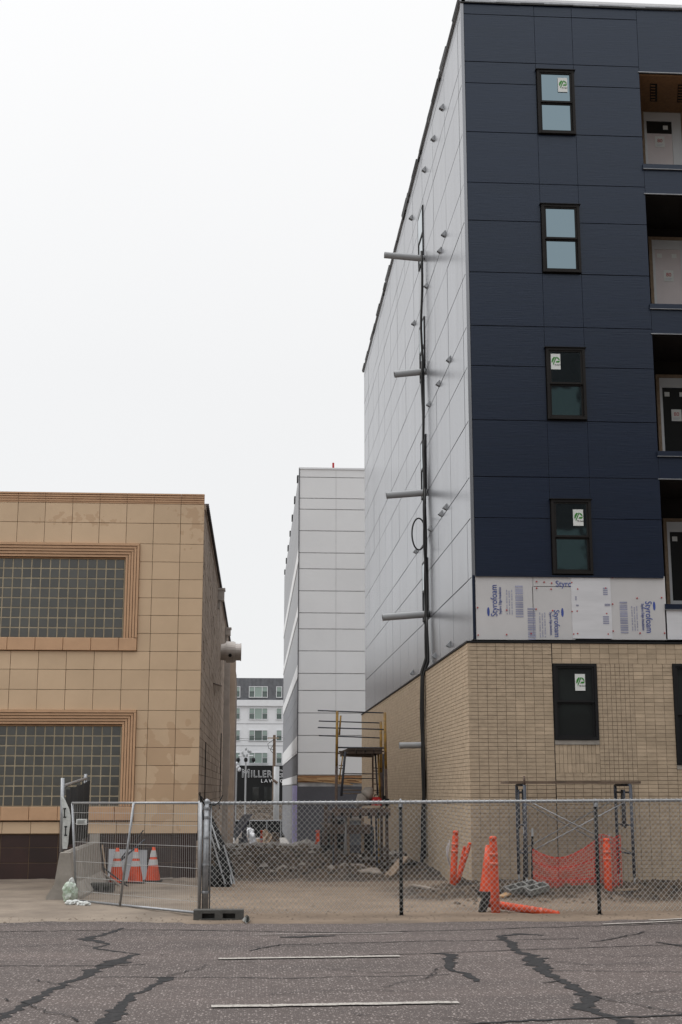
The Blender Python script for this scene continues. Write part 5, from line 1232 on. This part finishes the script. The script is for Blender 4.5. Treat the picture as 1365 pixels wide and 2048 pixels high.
# ------------------------------------------------------------------ CHAIN-LINK FENCE
cf = thing('chain_link_fence', (-.75, 20.9, 0), 'silver chain-link fence with black posts along the dirt road edge', 'fence')
CY_ = 20.9
def zt_at(x): return 1.675 + .006 * (x + .7)
xl, xr = PY(411, 1700, CY_).x, 10.5
tr = MB()
tr.tube([(xl, CY_, zt_at(xl)), (xr, CY_, zt_at(xr))], .026, 8); rail = tr.build('top_rail', 'steel', cf, smooth=True)
b = MB(); s = .0555; r_ = .0034; n = int((xr - xl) / (2 * s)) + 1; zb_c = .06
def wire(x0, dirn):
    x = x0; z = zb_c; H_ = zt_at(x0) + .0 - zb_c; x1_ = x0 + dirn * H_ * .93
    a = Vector((x0, CY_ - .03 * 0 + dirn * .004, zb_c)); c = Vector((x1_, CY_ + dirn * .004, zb_c + H_))
    if dirn > 0 and c.x > xr: t_ = (xr - a.x) / (c.x - a.x); c = a.lerp(c, t_)
    if dirn < 0 and c.x < xl: t_ = (xl - a.x) / (c.x - a.x); c = a.lerp(c, t_)
    if a.x < xl: t_ = (xl - a.x) / (c.x - a.x); a = a.lerp(c, t_)
    if a.x > xr: t_ = (xr - a.x) / (c.x - a.x); a = a.lerp(c, t_)
    nseg = 4; sag = lambda t_: Vector((0, .012 * mn.noise(Vector((a.x * 2, t_ * 3, 0))), 0))
    b.tube([a.lerp(c, k / nseg) + sag(k / nseg) for k in range(nseg + 1)], r_, 4, caps=False)
x = xl - 1.7
while x < xr + 1.7:
    if x < xr: 
        if x + 1.55 > xl: wire(x, 1)
    if x > xl and x - 1.5 < xr: wire(x, -1)
    x += 2 * s * .74
b.build('wire_mesh', 'wire', cf, kind='stuff')
# knuckled wire ends and ties wrapped along the top rail
b = MB(); x = xl
while x < xr: b.tube([(x, CY_ - .034, zt_at(x) - .03), (x + .012, CY_ - .03, zt_at(x) + .02), (x + .028, CY_, zt_at(x) + .036)], .0045, 4); x += .082
b.build('wire_tie', 'wire', cf, kind='stuff')
for px, py in ((803, 1837), (1197, 1830)):
    x = PY(px, 1720, CY_).x; p = MB().tube([(x, CY_ + .045, 0), (x, CY_ + .045, 1.62)], .03, 10).build('post', 'black', cf, smooth=True)
    MB().lathe((x, CY_ + .02, 1.62), [(.038, 0), (.038, .06), (.02, .09), (.02, .11), (0, .13)], 10).build('post_cap', 'steel', p, smooth=True)
    MB().tube([(x, CY_ + .045, -.02), (x, CY_ + .045, .02)], .05, 10).build('post_collar', 'rubber', p)
x = 8.4; MB().tube([(x, CY_ + .045, 0), (x, CY_ + .045, 1.66)], .03, 10).build('post', 'black', cf, smooth=True)
for (px, r_2) in ((412, .05), (401, .024), (421, .012)):
    x = PY(px, 1720, CY_).x; p = MB().tube([(x, CY_ - .02 if px == 401 else CY_, .06), (x, CY_ - .02 if px == 401 else CY_, 1.69)], r_2, 12).build('terminal_post', 'steel', cf, smooth=True)
    if px == 412:
        for zz2 in (.35, .75, 1.15, 1.45, 1.58): MB().lathe((x, CY_, zz2), [(.056, 0), (.058, .02), (.056, .04)], 12).build('brace_band', 'steel', p)
        MB().lathe((x, CY_, 1.69), [(.056, 0), (.05, .03), (0, .06)], 12).build('post_cap', 'steel', p)
b = MB(); 
for (pts, rr_) in (([(399, 1588), (405, 1602), (412, 1612)], .012), ([(402, 1592), (416, 1608), (430, 1611), (440, 1603), (446, 1590)], .008), ([(400, 1584), (402, 1606), (408, 1640)], .01)): b.tube([PY(*p_, CY_ - .03) for p_ in pts], rr_, 6)
b.build('loose_wire', 'black', cf)
# ------------------------------------------------------------------ the street side behind the camera (reflected in the windows)
ob = thing('street_building', (0, -14, 0), 'dark brick block across the street, mirrored in the front windows', 'building')
MB().box(3, -30, 0, 60, -14, 25).build('wall', 'opp', ob)
for fl in range(6):
    for k in range(11):
        piece('window', (1.6, .1, 2.0), (6 + k * 4.8, -13.96, 2.6 + fl * 3.7), 'glass_far', ob)
